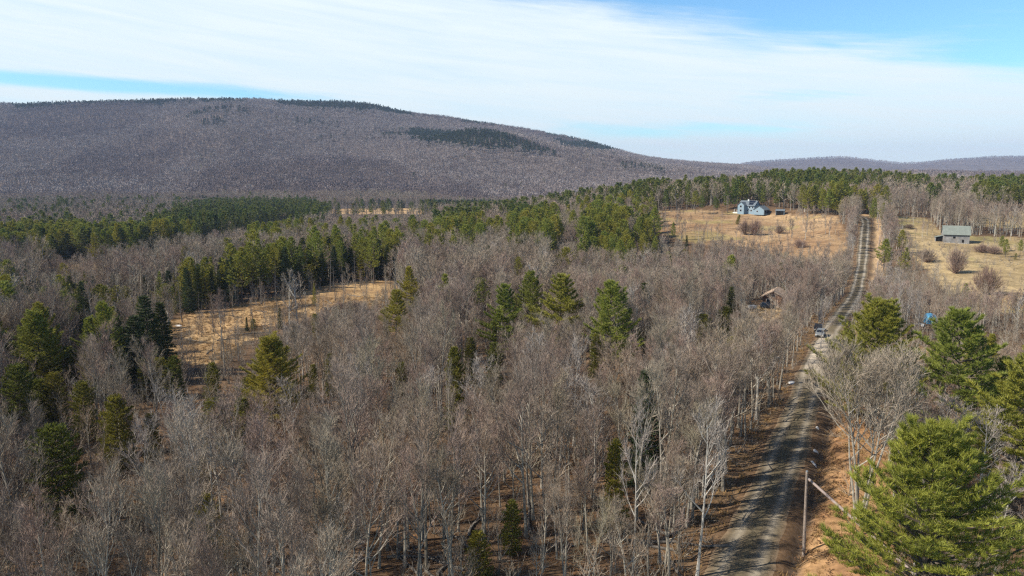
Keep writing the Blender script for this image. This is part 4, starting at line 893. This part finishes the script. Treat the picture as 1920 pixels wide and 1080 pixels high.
# old snow patches
for i, (px, py, a_, b_, lab) in enumerate([(1484,718,.75,.7,'small white snow patch on the left verge of the road'),(1533,803,.22,.5,'thin white snow remnant in the right ditch, furthest'),(1530,847,.35,.35,'white snow remnant in the right ditch above the pole'),(1526,870,.3,.4,'white snow remnant in the right ditch, nearest the pole'),
        (335,611,1.5,.5,'white snow strip at the left corner of the marsh')]):
    x, y = foot(px, py, 50, 400); rn = random.Random(i); g = MB(); n = 16; vs = [(0, 0, .16)]
    for rr_, zz in ((.55, .13), (1, -.12)):
        for k in range(n):
            t = 6.283*k/n; q_ = rr_*(1+.3*math.sin(2*t+i)+.2*rn.uniform(-1, 1)); vs.append((a_*q_*math.cos(t), b_*q_*math.sin(t)*1.6, zz+H1(x+a_*q_*math.cos(t), y+b_*q_*1.6*math.sin(t))-H1(x, y)))
    g.poly(vs, [(0, 1+k, 1+(k+1) % n) for k in range(n)]+[(1+k, 1+n+k, 1+n+(k+1) % n, 1+(k+1) % n) for k in range(n)])
    o = g.obj('snow_patch', 'snow'); o.location = (x, y, H1(x, y)+.02); tag(o, lab, 'snow')
# dead stems in the marsh
rn = random.Random(5); nd = 0
while nd < 46:
    if nd < 30: px, py = rn.uniform(330, 740), rn.uniform(540, 680)
    else: px = rn.uniform(340, 740); py = 530+(740-px)/400*62+rn.uniform(-3, 6)
    x, y = foot(px, py, 120, 330)
    if cover(np.array([x]), np.array([y]), np.array([H1(x, y)]))[0] != 4: continue
    h = rn.uniform(3, 9) if nd % 4 else rn.uniform(8, 13)
    tree(K['dead'][nd % 4], x, y, h, rn.uniform(0, 6.28), 'bare dead stem standing in the straw coloured marsh', 'dead tree', 'dead stems in the marsh', wide=rn.uniform(.7, 1.1), parts=('trunk', 'branches')); nd += 1

# ------------------------------------------------------------------ the woods
def jit(y0, y1, c, seed, um=.80):
    r = np.random.RandomState(seed); ys = np.arange(y0, y1, c); o = []
    for y in ys:
        X = um*y+45; xs = np.arange(-X, X, c); o.append(np.stack([xs, np.full(len(xs), y)], 1))
    o = np.concatenate(o); o += r.uniform(-.48, .48, o.shape)*c; return o
A1 = jit(30, 230, 3.25, 1); A2 = jit(230, 470, 4.3, 2); A3 = jit(470, 1300, 6.2, 3); A4 = jit(1300, 4500, 10.5, 4, .76)
A5 = jit(6000, 7500, 24, 5, .8); A5 = A5[A5[:, 0] > .15*A5[:, 1]]
rr_ = np.random.RandomState(77); ry_ = np.arange(58, 432, 2.3)+rr_.uniform(-.9, .9, len(np.arange(58, 432, 2.3))); ro_ = -rr_.uniform(3.9, 7.5, len(ry_))
RW = np.stack([road_x(ry_)+ro_*1.13, ry_], 1)                # the row along the left edge of the road
ry2_ = np.arange(225, 432, 3.4)+rr_.uniform(-1, 1, len(np.arange(225, 432, 3.4))); RW2 = np.stack([road_x(ry2_)+rr_.uniform(8.5, 12, len(ry2_))*1.13, ry2_], 1)
PT = np.concatenate([A1, A2, A3, A4, A5, RW, RW2]); x, y = PT[:, 0], PT[:, 1]; z = Hh(x, y); N = len(x)
rowt = np.zeros(N, bool); rowt[-len(RW)-len(RW2):-len(RW2)] = True; rowr = np.zeros(N, bool); rowr[-len(RW2):] = True
R_ = np.random.RandomState(11); rnd1 = R_.rand(N); rnd2 = R_.rand(N); rnd3 = R_.rand(N); rnd4 = R_.rand(N)
cvr = cover(x, y, z); off = road_off(x, y)
keep = np.ones(N, bool)
keep &= ~((cvr > 0) & (cvr < 5) & ~((cvr < 3) & (rnd1 < np.where(fbm(x, y, 22, 93, 3) > .51, .30, .02)))); keep &= ~((cvr == 5) & (rnd1 < .7))
inr = y < 440
keep &= ~(inr & (off > -3.8) & (off < 6.0)); keep &= ~(inr & (y < 108) & (off > -5) & (off < 10.5))
keep &= ~(inr & (y >= 108) & (y < 170) & (off > 0) & (off < 7))
keep &= ~((y < 56) & (x > -12)); keep &= ~((y < 40))
# hidden slopes far beyond the crest that no place near the viewpoint can see
keep &= ~((y > 4200) & (y < 6000))
keep &= ~((y > 157) & (y < 172) & (off < 0) & (off > -13))
keep &= ~((y > 900) & (x/y > .47) & (y < 6000) & (z < 12))
# right half near: open brush between the big pines
mixr = (off > 8) & (y < 330) & (y > 60); keep &= ~(mixr & (fbm(x, y, 16, 91, 2) < .56))
# tree kinds by what the photograph shows at mid height
pxb0, pyb0 = proj(x, y, z); H = 14.5+6.5*(rnd2-.5)-4.5*(rnd3 > .8)
H = np.where((y > 190) & (y < 330) & (x > .05*y), H*.76, H)
H = np.where((y > 280) & (y < 440) & (np.abs(off) < 16), H*.75, H)
H = np.where(inpoly(pxb0, pyb0, [(55,518),(300,487),(450,452),(540,425),(600,440),(450,490),(330,520),(120,545)]) & (y > 180) & (y < 700), H*.55, H); H = np.where((cvr == 5), H*.45, H); H = np.where(y > 1300, H*(.7+.6*rnd4), H); H = np.where(rowt & (y < 200), np.maximum(H, 12.5), H)
H = np.where((cvr > 0) & (cvr < 3), H*.58, H); H = np.where(off > 8, np.where(y < 330, H*.62, H*.9), H)
H = np.where((y < 70.5) & (off > -17) & (off < 0), np.minimum(H, 9.5), H)
pxm, pym = proj(x, y, z+H*.75); pxt, pyt = proj(x, y, z+H); pxb, pyb = proj(x, y, z)
CONE = [  # polygon, share of evergreens, distance range, kind weights (pine, spruce, hemlock)
 ([(-60,500),(-60,700),(150,745),(330,700),(325,600),(350,562),(450,525),(385,490),(200,515),(100,512)], .55, 90, 420, (.2,.45,.35)),
 ([(300,640),(320,570),(420,520),(600,498),(740,492),(760,450),(650,425),(500,415),(440,470),(330,500),(230,560),(240,640)], .68, 200, 480, (.35,.5,.15)),
 ([(-60,480),(0,530),(150,495),(300,470),(470,420),(620,412),(940,402),(1000,388),(700,378),(600,376),(450,374),(330,388),(240,415),(100,405),(-60,420)], .14, 380, 1300, (.75,.25,0)),
 ([(330,395),(400,374),(520,372),(600,385),(590,400),(470,425),(370,440)], .72, 400, 1100, (.95,.05,0)),
 ([(560,388),(700,378),(940,380),(940,390),(820,392),(600,394)], .97, 900, 1500, (.1,.9,0)),
 ([(450,475),(560,410),(640,404),(935,392),(1190,352),(1300,348),(1235,395),(1190,480),(1050,455),(930,440),(760,505),(640,490)], .15, 300, 1000, (.8,.05,.15)),
 ([(1030,372),(1200,346),(1390,322),(1600,306),(1960,310),(1960,352),(1640,372),(1560,378),(1420,385),(1200,392)], .42, 420, 900, (.92,.05,.03)),
 ([(1450,320),(1560,305),(1600,310),(1610,370),(1560,392),(1440,350)], .75, 420, 900, (.95,.05,0)),
 ([(1820,322),(1960,318),(1960,372),(1820,366)], .75, 420, 900, (1,0,0)),
 ([(1090,475),(1085,412),(1120,402),(1180,412),(1182,478)], .95, 290, 520, (.9,.1,0)),
 ([(960,455),(955,405),(1000,395),(1050,400),(1052,455)], .9, 290, 700, (.95,0,.05)),
 ([(820,445),(820,410),(900,405),(905,445)], .75, 330, 700, (1,0,0)),
 ([(1195,472),(1190,415),(1225,408),(1240,470)], .8, 280, 480, (.8,0,.2)),
 ([(-60,435),(-60,545),(20,548),(150,500),(300,474),(440,438),(500,420),(620,405),(620,388),(480,380),(330,402),(240,432),(100,428)], .8, 340, 1150, (.45,.55,0)),
 ([(1050,482),(1050,396),(1090,396),(1086,482)], .05, 280, 560, (1,0,0)),
 ([(1181,482),(1181,396),(1196,396),(1196,482)], .05, 280, 560, (1,0,0)),
 ([(905,470),(905,402),(957,400),(957,470)], .07, 280, 620, (1,0,0)),
 ([(930,388),(1190,356),(1190,396),(940,402)], .24, 420, 900, (.9,.05,.05)),
 ([(1860,485),(1865,455),(1960,458),(1960,520),(1925,500)], .97, 280, 460, (.6,0,.4)),
 ([(1330,372),(1440,350),(1560,378),(1570,406),(1500,402),(1440,372),(1340,392)], .55, 470, 640, (.9,0,.1)),
 ([(1260,620),(1290,560),(1400,560),(1400,600),(1330,640)], .30, 120, 260, (0,.1,.9)),
 ([(1180,560),(1250,520),(1300,560),(1240,600)], .25, 150, 330, (0,.3,.7)),
 ([(-60,700),(0,640),(700,660),(900,760),(1300,820),(1300,1080),(-60,1080)], .05, 50, 200, (0,0,1)),
 ([(1790,640),(1960,620),(1960,1080),(1800,1080)], .15, 50, 130, (.9,0,.1)),
 ([(690,246),(800,238),(835,231),(900,240),(960,255),(1060,288),(1000,286),(900,276),(800,262),(700,253)], .97, 1400, 2700, (0,1,0)),
 ([(500,174),(640,171),(700,176),(772,200),(764,214),(700,207),(600,203),(520,194)], .96, 2600, 3700, (0,1,0)),
 ([(1030,264),(1110,262),(1165,282),(1120,290),(1050,282)], .95, 2600, 4200, (0,1,0)),
 ([(20,180),(300,172),(490,174),(490,189),(300,191),(100,200),(20,202)], .85, 2600, 3300, (0,1,0)),
 ([(350,218),(450,193),(465,205),(380,240)], .35, 1500, 3100, (0,1,0)),
 ([(540,220),(600,215),(640,232),(560,236)], .22, 1500, 3100, (0,1,0)),
 ([(580,245),(700,240),(720,262),(600,262)], .12, 1500, 3100, (0,1,0)),
 ([(860,216),(935,222),(945,236),(870,232)], .9, 2800, 4200, (0,1,0)),
 ([(1020,246),(1075,252),(1075,260),(1020,254)], .8, 2800, 4200, (0,1,0)),
 ([(1120,296),(1240,308),(1250,322),(1180,316),(1120,304)], .3, 1600, 4200, (0,1,0)),
 ([(-60,380),(-60,430),(240,420),(330,390),(480,372),(250,372)], .16, 600, 1500, (.3,.7,0)),
]
pc = np.full(N, .012); pc[(y > 1000)] = .004; wk = np.tile(np.array([.5,.2,.3]), (N, 1))
wob = np.where(y > 1300, (fbm(x, y, 130, 17, 4)-.5)*58, (fbm(x, y, 30, 17, 3)-.5)*26*np.clip(300/y, .1, 1.2))
for poly, p, y0, y1, ws in CONE:
    m = inpoly(pxm+wob, pym+wob*.4, poly) & (y > y0) & (y < y1)
    cl_ = np.clip((fbm(x, y, np.where(y > 1000, 60, 26), 5, 3)-.5)*3.2+p, 0, 1) if p < .8 else np.full(N, p)
    pc[m] = cl_[m] if p >= .3 else p; wk[m] = ws
isc = rnd3 < pc
kind = np.full(N, 0)            # 0 bare 1 pine 2 spruce 3 hemlock 4 birch
r4 = rnd4; kind[isc & (r4 < wk[:, 0])] = 1; kind[isc & (r4 >= wk[:, 0]) & (r4 < wk[:, 0]+wk[:, 1])] = 2; kind[isc & (r4 >= wk[:, 0]+wk[:, 1])] = 3
kind[(kind == 0) & (rnd1 > .95) & (y < 420)] = 4
H = np.where((kind == 3) & (y < 200) & (pxm > 420), H*.58, H); H = np.where(kind == 1, H*1.22, H); H = np.where(isc & (y < 300) & (pxm < 420), H*.8, H); H = np.where(kind == 3, H*.72, H); H = np.where(kind == 2, H*1.02, H)
H = np.where((kind == 1) & (y > 260) & (y < 460) & (pxt > 1850), 7+3*rnd2, H)
H = np.where((kind == 4), H*.95, H)
ml_ = (pxb < 352) & (pyb > 560) & (cvr == 0) & ((cover(x+8, y+1, z) == 4) | (cover(x+15, y+3, z) == 4) | (cover(x+22, y+4, z) == 4)); H = np.where(ml_, H*.5, H); keep &= ~(ml_ & (rnd1 < .45))
pxt, pyt = proj(x, y, z+H); pxm, pym = proj(x, y, z+H*.75)
# keep sight lines that the photograph has
for (hpx, hpy, hy, hw, hh_, hxx, hR) in HP:
    m = (y < hy) & (np.abs(pxm-hpx) < hw*.7+1.5*F/y) & (pyt < hpy+.52*hh_) & ~(rowt & (hpx != 1638)); m &= (y > hy*.45); keep &= ~m
    m = (y >= hy) & (np.hypot(x-hxx, y-hy) < hR*.7); keep &= ~m
for (p0, p1, py, Yw) in WIN:
    rw = 1.5*F/y; keep &= ~((y < Yw) & (pxm+rw > p0) & (pxm-rw < p1) & (pyt < py))
for (fx, fy, fr) in FOOTS: keep &= np.hypot(x-fx, y-fy) > fr
# fields and marsh stay visible over the trees in front of them
def clearview(poly, y1, row, hm=10, kp=.12):
    global keep
    for fh in (1, .8, .6, .42):
        a_, b_ = proj(x, y, z+H*fh); keep &= ~((y < y1) & (H > hm) & inpoly(a_, b_, poly) & (y > row) & ~(rowt | rowr) & ((rnd4 > kp) | (fh > .9)))
clearview([(318,600),(385,585),(450,573),(620,538),(690,526),(755,532),(735,560),(640,566),(560,600),(500,622),(445,682),(345,692),(312,650)], 330, 80, 3.5, .03)
clearview([(1210,400),(1560,408),(1575,480),(1480,478),(1420,450),(1320,446),(1225,430)], 440, 180)
clearview([(58,488),(215,488),(190,511),(75,515)], 420, 120)
clearview([(612,389),(815,389),(800,403),(620,404)], 1150, 300)
clearview([(1690,410),(1760,425),(1920,452),(1925,560),(1850,540),(1775,500),(1700,452)], 430, 150)
clearview([(1590,420),(1640,420),(1640,560),(1590,560)], 430, 120)
# below the frame: nothing of the tree would show
pxt2, pyt2 = proj(x, y, z+H)
keep &= (pyt2 < 1130)
x, y, z, H, kind, rnd1, rnd2, rnd3, rnd4, pxt, pyt, pxm, off, cvr = [a[keep] for a in (x, y, z, H, kind, rnd1, rnd2, rnd3, rnd4, pxt, pyt, pxm, off, cvr)]
print('trees', len(x), [int((kind == k).sum()) for k in range(5)])
rowk = rowt[keep]; rot = rnd2*50; size = H/np.hypot(x, y); inview = (pxm > -15) & (pxm < 1935) & (y > 0)
ind = np.zeros(len(x), bool)
for k, lim in ((0, 285), (1, 280), (2, 250), (3, 230), (4, 200)):
    c_ = np.where((kind == k) & inview & (y < 900))[0]; c_ = c_[np.argsort(-size[c_])][:lim]; ind[c_] = True
def zone(i):
    Y, o, X, p = y[i], off[i], x[i], pxt[i]
    if Y < 440 and -11 < o < 0: return 'in the row along the left road edge', 'left roadside row'
    if Y < 330 and o > 0: return 'in the brush right of the gravel road', 'ground right of the road'
    if Y < 200: return ('in the foreground wood at the left', 'left foreground wood') if p < 450 else ('in the dense wood left of the road', 'middle foreground wood')
    if Y < 470 and p < 800: return 'around the straw coloured marsh', 'wood round the marsh'
    if Y < 470: return 'in the wood between marsh and orange field', 'wood below the fields'
    if p > 1180: return 'on the ridge behind house and barn', 'wooded ridge'
    return 'in the valley before the big hill', 'valley woods'
LAND = [(1742,900,'huge bushy pine in the bottom right corner'),(1812,660,'tall layered pine before the pale field'),(1640,630,'broad drooping pine beside the road'),
 (1148,600,'tallest pine of the middle wood'),(1048,560,'dark pine with one long bough'),(993,545,'round topped pine in the row of five'),(940,580,'narrow pine in the row of five'),(902,550,'leftmost pine of the row of five'),
 (973,500,'little pine behind the row of five'),(769,530,'further pine at the marsh tip'),(741,580,'nearer pine at the marsh tip'),(502,690,'sweeping pine below the marsh'),(66,650,'broad dark pine on the left edge'),
 (1305,380,'round pine beside the house field'),(850,700,'narrow evergreen column'),(1375,675,'yellow green evergreen near road'),(395,710,'cone shaped evergreen below the marsh'),(98,850,'tall rounded light green evergreen'),
 (270,610,'big dark spruce at the marsh corner'),(1640,780,'wide fan shaped bare tree'),(1078,720,'white forked birch'),(1195,860,'leaning white birch'),(1320,860,'long slanting birch by the road'),
 (1409,390,'blue grey house'),(1790,437,'weathered barn'),(1452,560,'tan roofed cabin'),(1744,594,'blue tarp shelter'),(1538,624,'silver parked car'),(1510,960,'wooden utility pole'),(1797,485,'large round purple shrub'),(1853,520,'nearer round purple shrub'),
 (1661,475,'taller pine by the roadside poles'),(1263,440,'slim pine at the field edge'),(698,470,'pale green pine behind the marsh'),(1362,600,'light green evergreen near the cabin'),(282,800,'small dark left foreground evergreen'),(893,720,'white limbed birch'),(545,760,'pale limbed birch below the marsh'),(258,830,'pale crooked birch'),(30,720,'bushy evergreen on the left edge'),(1617,405,'top of the straight road'),(710,396,'far straw coloured meadow')]
OWN = {}
def land_labels():
    iv = np.where(ind)[0]; nm_ = {0: 'leafless hardwood', 1: 'green pine', 2: 'dark spruce', 3: 'bushy evergreen', 4: 'white barked birch'}
    for lx, ly, ln in LAND:
        for kk in range(5):
            c = iv[kind[iv] == kk]
            for dn, dx, dy in (('just left of', -1, 0), ('just right of', 1, 0), ('behind', 0, -1), ('in front of', 0, 1)):
                ax = (pxm[c]-lx)*dx+(pyt[c]-(ly-25))*dy; bx__ = np.abs((pxm[c]-lx)*dy)+np.abs((pyt[c]-(ly-25))*dx)
                m = (ax > 8) & (ax < 110) & (bx__ < ax*.8)
                if not m.any(): continue
                j = c[m][np.argmin(ax[m]+bx__[m]*.5)]
                if j not in OWN: OWN[j] = 'nearest '+nm_[kk]+' '+dn+' the '+ln
                o2 = np.argsort(ax[m]+bx__[m]*.5)
                if len(o2) > 1 and c[m][o2[1]] not in OWN and len(ln.split()) < 8: OWN[c[m][o2[1]]] = 'second nearest '+nm_[kk]+' '+dn+' the '+ln
land_labels(); print('own labels', len(OWN))
LB = {0: ('leafless grey brown hardwood tree', 'tree', 'bare trees'), 1: ('green white pine', 'pine', 'pines'), 2: ('dark narrow spruce', 'spruce', 'spruces'), 3: ('yellowish green bushy evergreen', 'evergreen', 'bushy evergreens'), 4: ('white barked leafless birch', 'birch', 'birches')}
for i in np.where(ind)[0]:
    Y = y[i]; kk = kind[i]
    if kk == 0: ks = K['bare'] if Y < 190 else K['bare_m']
    elif kk == 1: ks = K['pine_n'][1:] if Y < 150 else K['pine']
    elif kk == 2: ks = K['spruce'] if Y < 300 else K['spruce_f']
    elif kk == 3: ks = K['hem'] if Y < 200 else K['hem_f']
    else: ks = K['birch'] if Y < 160 else K['birch_m']
    k = ks[int(rnd4[i]*997) % len(ks)]; zn, gr = zone(i); l = LB[int(kk)]
    tree(k, float(x[i]), float(y[i]), float(H[i]), float(rot[i]), OWN.get(i, l[0]+' '+zn), l[1], l[2]+' of the '+gr, z=float(z[i]), wide=(.85+.35*rnd1[i] if kk != 2 else .8+.4*rnd1[i])*(1.3 if rowk[i] else 1), tilt=(rnd3[i]-.5)*.07)
rest = ~ind
def scatter(name, label_kind, px_, py_, pz_, sc, rz, idx, kinds, tilt=None):
    n = len(px_)
    if n == 0: return
    col = bpy.data.collections.new(name+'_sources')
    for i, k in enumerate(kinds):
        me = k if isinstance(k, bpy.types.Mesh) else k.joined(); o = bpy.data.objects.new('%s_source_%02d' % (name, i), me); col.objects.link(o)
    me = bpy.data.meshes.new(name); me.vertices.add(n); me.vertices.foreach_set('co', np.stack([px_, py_, pz_], 1).astype(float).ravel())
    a = me.attributes.new('rot', 'FLOAT_VECTOR', 'POINT'); rr = np.zeros((n, 3)); rr[:, 2] = rz
    if tilt is not None: rr[:, 0] = tilt
    a.data.foreach_set('vector', rr.ravel())
    a = me.attributes.new('scl', 'FLOAT_VECTOR', 'POINT'); a.data.foreach_set('vector', np.asarray(sc, float).ravel())
    a = me.attributes.new('idx', 'INT', 'POINT'); a.data.foreach_set('value', np.asarray(idx, np.int32))
    o = bpy.data.objects.new(name, me); COL.objects.link(o); tag(o, kind='stuff')
    g = bpy.data.node_groups.new(name, 'GeometryNodeTree')
    g.interface.new_socket('Geometry', in_out='INPUT', socket_type='NodeSocketGeometry'); g.interface.new_socket('Geometry', in_out='OUTPUT', socket_type='NodeSocketGeometry')
    gi = g.nodes.new('NodeGroupInput'); go = g.nodes.new('NodeGroupOutput'); ip = g.nodes.new('GeometryNodeInstanceOnPoints')
    ci = g.nodes.new('GeometryNodeCollectionInfo'); ci.inputs['Collection'].default_value = col; ci.inputs['Separate Children'].default_value = True; ci.inputs['Reset Children'].default_value = True
    def na(nm, ty): q = g.nodes.new('GeometryNodeInputNamedAttribute'); q.data_type = ty; q.inputs[0].default_value = nm; return q.outputs[0]
    er = g.nodes.new('FunctionNodeEulerToRotation'); g.links.new(na('rot', 'FLOAT_VECTOR'), er.inputs[0])
    g.links.new(gi.outputs[0], ip.inputs['Points']); g.links.new(ci.outputs[0], ip.inputs['Instance']); ip.inputs['Pick Instance'].default_value = True
    g.links.new(na('idx', 'INT'), ip.inputs['Instance Index']); g.links.new(er.outputs[0], ip.inputs['Rotation']); g.links.new(na('scl', 'FLOAT_VECTOR'), ip.inputs['Scale'])
    g.links.new(ip.outputs[0], go.inputs[0]); md = o.modifiers.new('scatter', 'NODES'); md.node_group = g
    print('scatter', name, n); return o
def mass(name, sel, kinds, dz=-.15):
    i = np.where(sel)[0]; idx = (rnd4[i]*997).astype(int) % len(kinds)
    if name.startswith('bare'):                            # maples and beeches grow in patches; on the hill dark twig colour imitates shaded folds
        hl = y[i] > 1300; pn = np.where(hl, fbm(x[i]+y[i]*.25, y[i]*.45, 420., 55, 4), fbm(x[i], y[i], 42., 57, 3)); sp_ = 3 if len(kinds) == 6 else 6
        dk_ = rnd1[i] < np.clip((pn-.5)*np.where(hl, 15, 6)+.42, .06, .94); idx = np.where(dk_, sp_+idx % (len(kinds)-sp_), idx % sp_)
    Hs = np.array([k.H for k in kinds])[idx]
    s = H[i]/Hs; w_ = s*(.85+.4*rnd1[i]); scatter(name, None, x[i], y[i], z[i]+dz, np.stack([w_, w_, s], 1), rot[i], idx, kinds, (rnd3[i]-.5)*.07)
b = (kind == 0) | ((kind == 4) & (y > 420))
mass('bare_woodland', rest & b & (y < 180), K['bare'])
mass('bare_woodland_beyond', rest & b & (y >= 180) & (y < 470), K['bare_m'])
mass('bare_woodland_valley', rest & b & (y >= 470) & (y < 1300), K['bare_f'])
mass('bare_woodland_on_hill', rest & b & (y >= 1300), K['bare_h'])
mass('birch_woodland', rest & (kind == 4) & (y <= 420), K['birch_m'])
mass('pine_woodland', rest & (kind == 1) & (y < 470), K['pine'])
mass('pine_woodland_valley', rest & (kind == 1) & (y >= 470), K['pine_f'])
mass('spruce_woodland', rest & (kind == 2) & (y < 1100), K['spruce_f'])
mass('spruce_woodland_on_hill', rest & (kind == 2) & (y >= 1100), K['spruce_h'])
mass('hemlock_woodland', rest & (kind == 3), K['hem_f'])

# fallen logs on the forest floor and in the marsh
rn = random.Random(8); nl_ = 0
while nl_ < 26:
    px, py = (rn.uniform(640, 1330), rn.uniform(960, 1075)) if nl_ < 15 else (rn.uniform(350, 730), rn.uniform(545, 660))
    lx, ly = foot(px, py, 55, 330); inm = cover(np.array([lx]), np.array([ly]), np.array([H1(lx, ly)]))[0] == 4
    if nl_ >= 15 and not inm: continue
    L = rn.uniform(4, 9); an = rn.uniform(0, 3.14); e = empty('fallen_log', (lx, ly, H1(lx, ly)), 'grey fallen log lying on the straw coloured marsh' if nl_ >= 15 else 'grey fallen log lying on the brown forest floor', 'log', an, 'fallen logs in the marsh' if nl_ >= 15 else 'fallen logs in the foreground wood')
    pts = [np.array((L*(k/6-.5), .15*math.sin(k), H1(lx+L*(k/6-.5)*math.cos(an), ly+L*(k/6-.5)*math.sin(an))-H1(lx, ly)+.14)) for k in range(7)]
    g = MB(); g.tube(pts, [.17-.015*k for k in range(7)], 7, cap=True); g.obj('trunk', 'dead', e); g = MB()
    for k in range(5): b_ = pts[2+k % 4]; g.tube([b_, b_+np.array((rn.uniform(.2, .8), rn.uniform(-.8, .8), rn.uniform(.3, .9)))], [.05, .02], 4)
    g.obj('branches', 'dead', e); nl_ += 1
# understorey: saplings and brush
B = jit(40, 340, 2.3, 21); bx_, by_ = B[:, 0], B[:, 1]; bz_ = Hh(bx_, by_); bc = cover(bx_, by_, bz_); bo = road_off(bx_, by_); r = np.random.RandomState(3); rr1 = r.rand(len(bx_)); rr2 = r.rand(len(bx_)); rr3 = r.rand(len(bx_))
m = (bc == 0) | ((bc > 0) & (bc < 4) & (rr1 < .05)) | ((bc == 4) & (rr1 < .2)) | ((bc == 5) & (rr1 < .8)); m &= ~((bo > -3.6) & (bo < 5.0)); m &= ~((bo > 0) & (bo < 12) & (by_ < 105) & (rr1 > .07)); m &= (rr1 < np.where((bo > -8) & (bo < -3.5), .97, .74))
for (fx, fy, fr) in FOOTS: 
    if fr > 2.5: m &= np.hypot(bx_-fx, by_-fy) > fr*.8
bpx, bpy_ = proj(bx_, by_, bz_+1.5)
for (p0, p1, py, Yw) in WIN: m &= ~((by_ < Yw) & (bpx > p0-8) & (bpx < p1+8) & (bpy_ < py+4) & (by_ > Yw*.8))
ii = np.where(m)[0]; s = .5+.9*rr2[ii]
scatter('brush', None, bx_[ii], by_[ii], bz_[ii]-.05, np.stack([s, s, s*(.8+.4*rr3[ii])], 1), rr3[ii]*6.28, (rr1[ii]*9973).astype(int) % 4, K['brush'])
F2 = jit(300, 520, 3.2, 41); fx_, fy_ = F2[:, 0], F2[:, 1]; fz_ = Hh(fx_, fy_); fc_ = cover(fx_, fy_, fz_); r = np.random.RandomState(4); f1 = r.rand(len(fx_)); f2 = r.rand(len(fx_))
mf = (fc_ > 0) & (fc_ < 4) & (f1 < .22*smooth(.42, .66, fbm(fx_, fy_, 24, 8, 3))*2)
for (fx, fy, fr) in FOOTS: mf &= np.hypot(fx_-fx, fy_-fy) > fr+1
ii = np.where(mf)[0]; s = .5+.8*f2[ii]; scatter('field_brush', None, fx_[ii], fy_[ii], fz_[ii]-.05, np.stack([s*1.2, s*1.2, s], 1), f2[ii]*60, (f1[ii]*9973).astype(int) % 4, K['brush'])
m2 = m & (rr2 > .72) & (np.abs(bo) > 6); ii = np.where(m2)[0]; s = .5+.6*rr3[ii]
scatter('saplings', None, bx_[ii], by_[ii], bz_[ii]-.05, np.stack([s, s, s], 1), rr3[ii]*60, (rr1[ii]*9973).astype(int) % 3, K['thin'])
# leaves, grass tufts near the road and in the marsh
def tuftmesh(seed, n, h, w, spread, m_, flat=0):
    rn = random.Random(seed); g = MB()
    for k in range(n):
        a = rn.uniform(0, 6.28); p = np.array((rn.uniform(-spread, spread), rn.uniform(-spread, spread), 0.)); d = nrm(np.array((math.cos(a)*(.5+flat), math.sin(a)*(.5+flat), 1-.8*flat)))
        g.tri(p, p+d*h*rn.uniform(.5, 1.1), nrm(np.cross(d, rv(rn)))*w)
    return g.mesh('tuft', [m_])
tm = [tuftmesh(i, 34, .55, .03, .45, 'straw') for i in range(3)]; lm = [tuftmesh(10+i, 40, .22, .06, .7, 'leaves', 1) for i in range(3)]
G = jit(45, 240, 1.25, 31, .8); gx, gy = G[:, 0], G[:, 1]; go_ = road_off(gx, gy); gz = Hh(gx, gy); gc = cover(gx, gy, gz); r = np.random.RandomState(9); q1 = r.rand(len(gx)); q2 = r.rand(len(gx))
mt = (((go_ > 3.6) & (go_ < 14) & (gy < 200) & (q1 < .7)) | ((go_ < -3.0) & (go_ > -7) & (q1 < .7)) | ((gc > 0) & (q1 < .75)))
ii = np.where(mt)[0]; s = .4+.8*q2[ii]; scatter('dry_grass', None, gx[ii], gy[ii], gz[ii]-.02, np.stack([s, s, s], 1), q2[ii]*60, (q1[ii]*9973).astype(int) % 3, tm)
ml = (gy < 135) & ~((go_ > -3.6) & (go_ < 4)) & (q1 > .35); ii = np.where(ml)[0]; s = .6+.9*q2[ii]
scatter('leaf_litter', None, gx[ii], gy[ii], gz[ii]+.01, np.stack([s, s, s], 1), q2[ii]*60, (q1[ii]*9973).astype(int) % 3, lm)

# ------------------------------------------------------------------ haze
HZ = 1
if HZ:
    g = MB(); g.box(-9500, 9500, -400, 9800, -420, 430); hm = bpy.data.materials.new('haze_air'); hm.use_nodes = True; n = hm.node_tree
    for q in list(n.nodes): 
        if q.type == 'BSDF_PRINCIPLED': n.nodes.remove(q)
    vo = n.nodes.new('ShaderNodeVolumePrincipled'); vo.inputs['Color'].default_value = (.46, .60, .92, 1); vo.inputs['Density'].default_value = .00007; vo.inputs['Anisotropy'].default_value = .0
    n.links.new(vo.outputs[0], n.nodes['Material Output'].inputs['Volume']); M['haze'] = hm
    tag(g.obj('haze', 'haze'), kind='stuff')
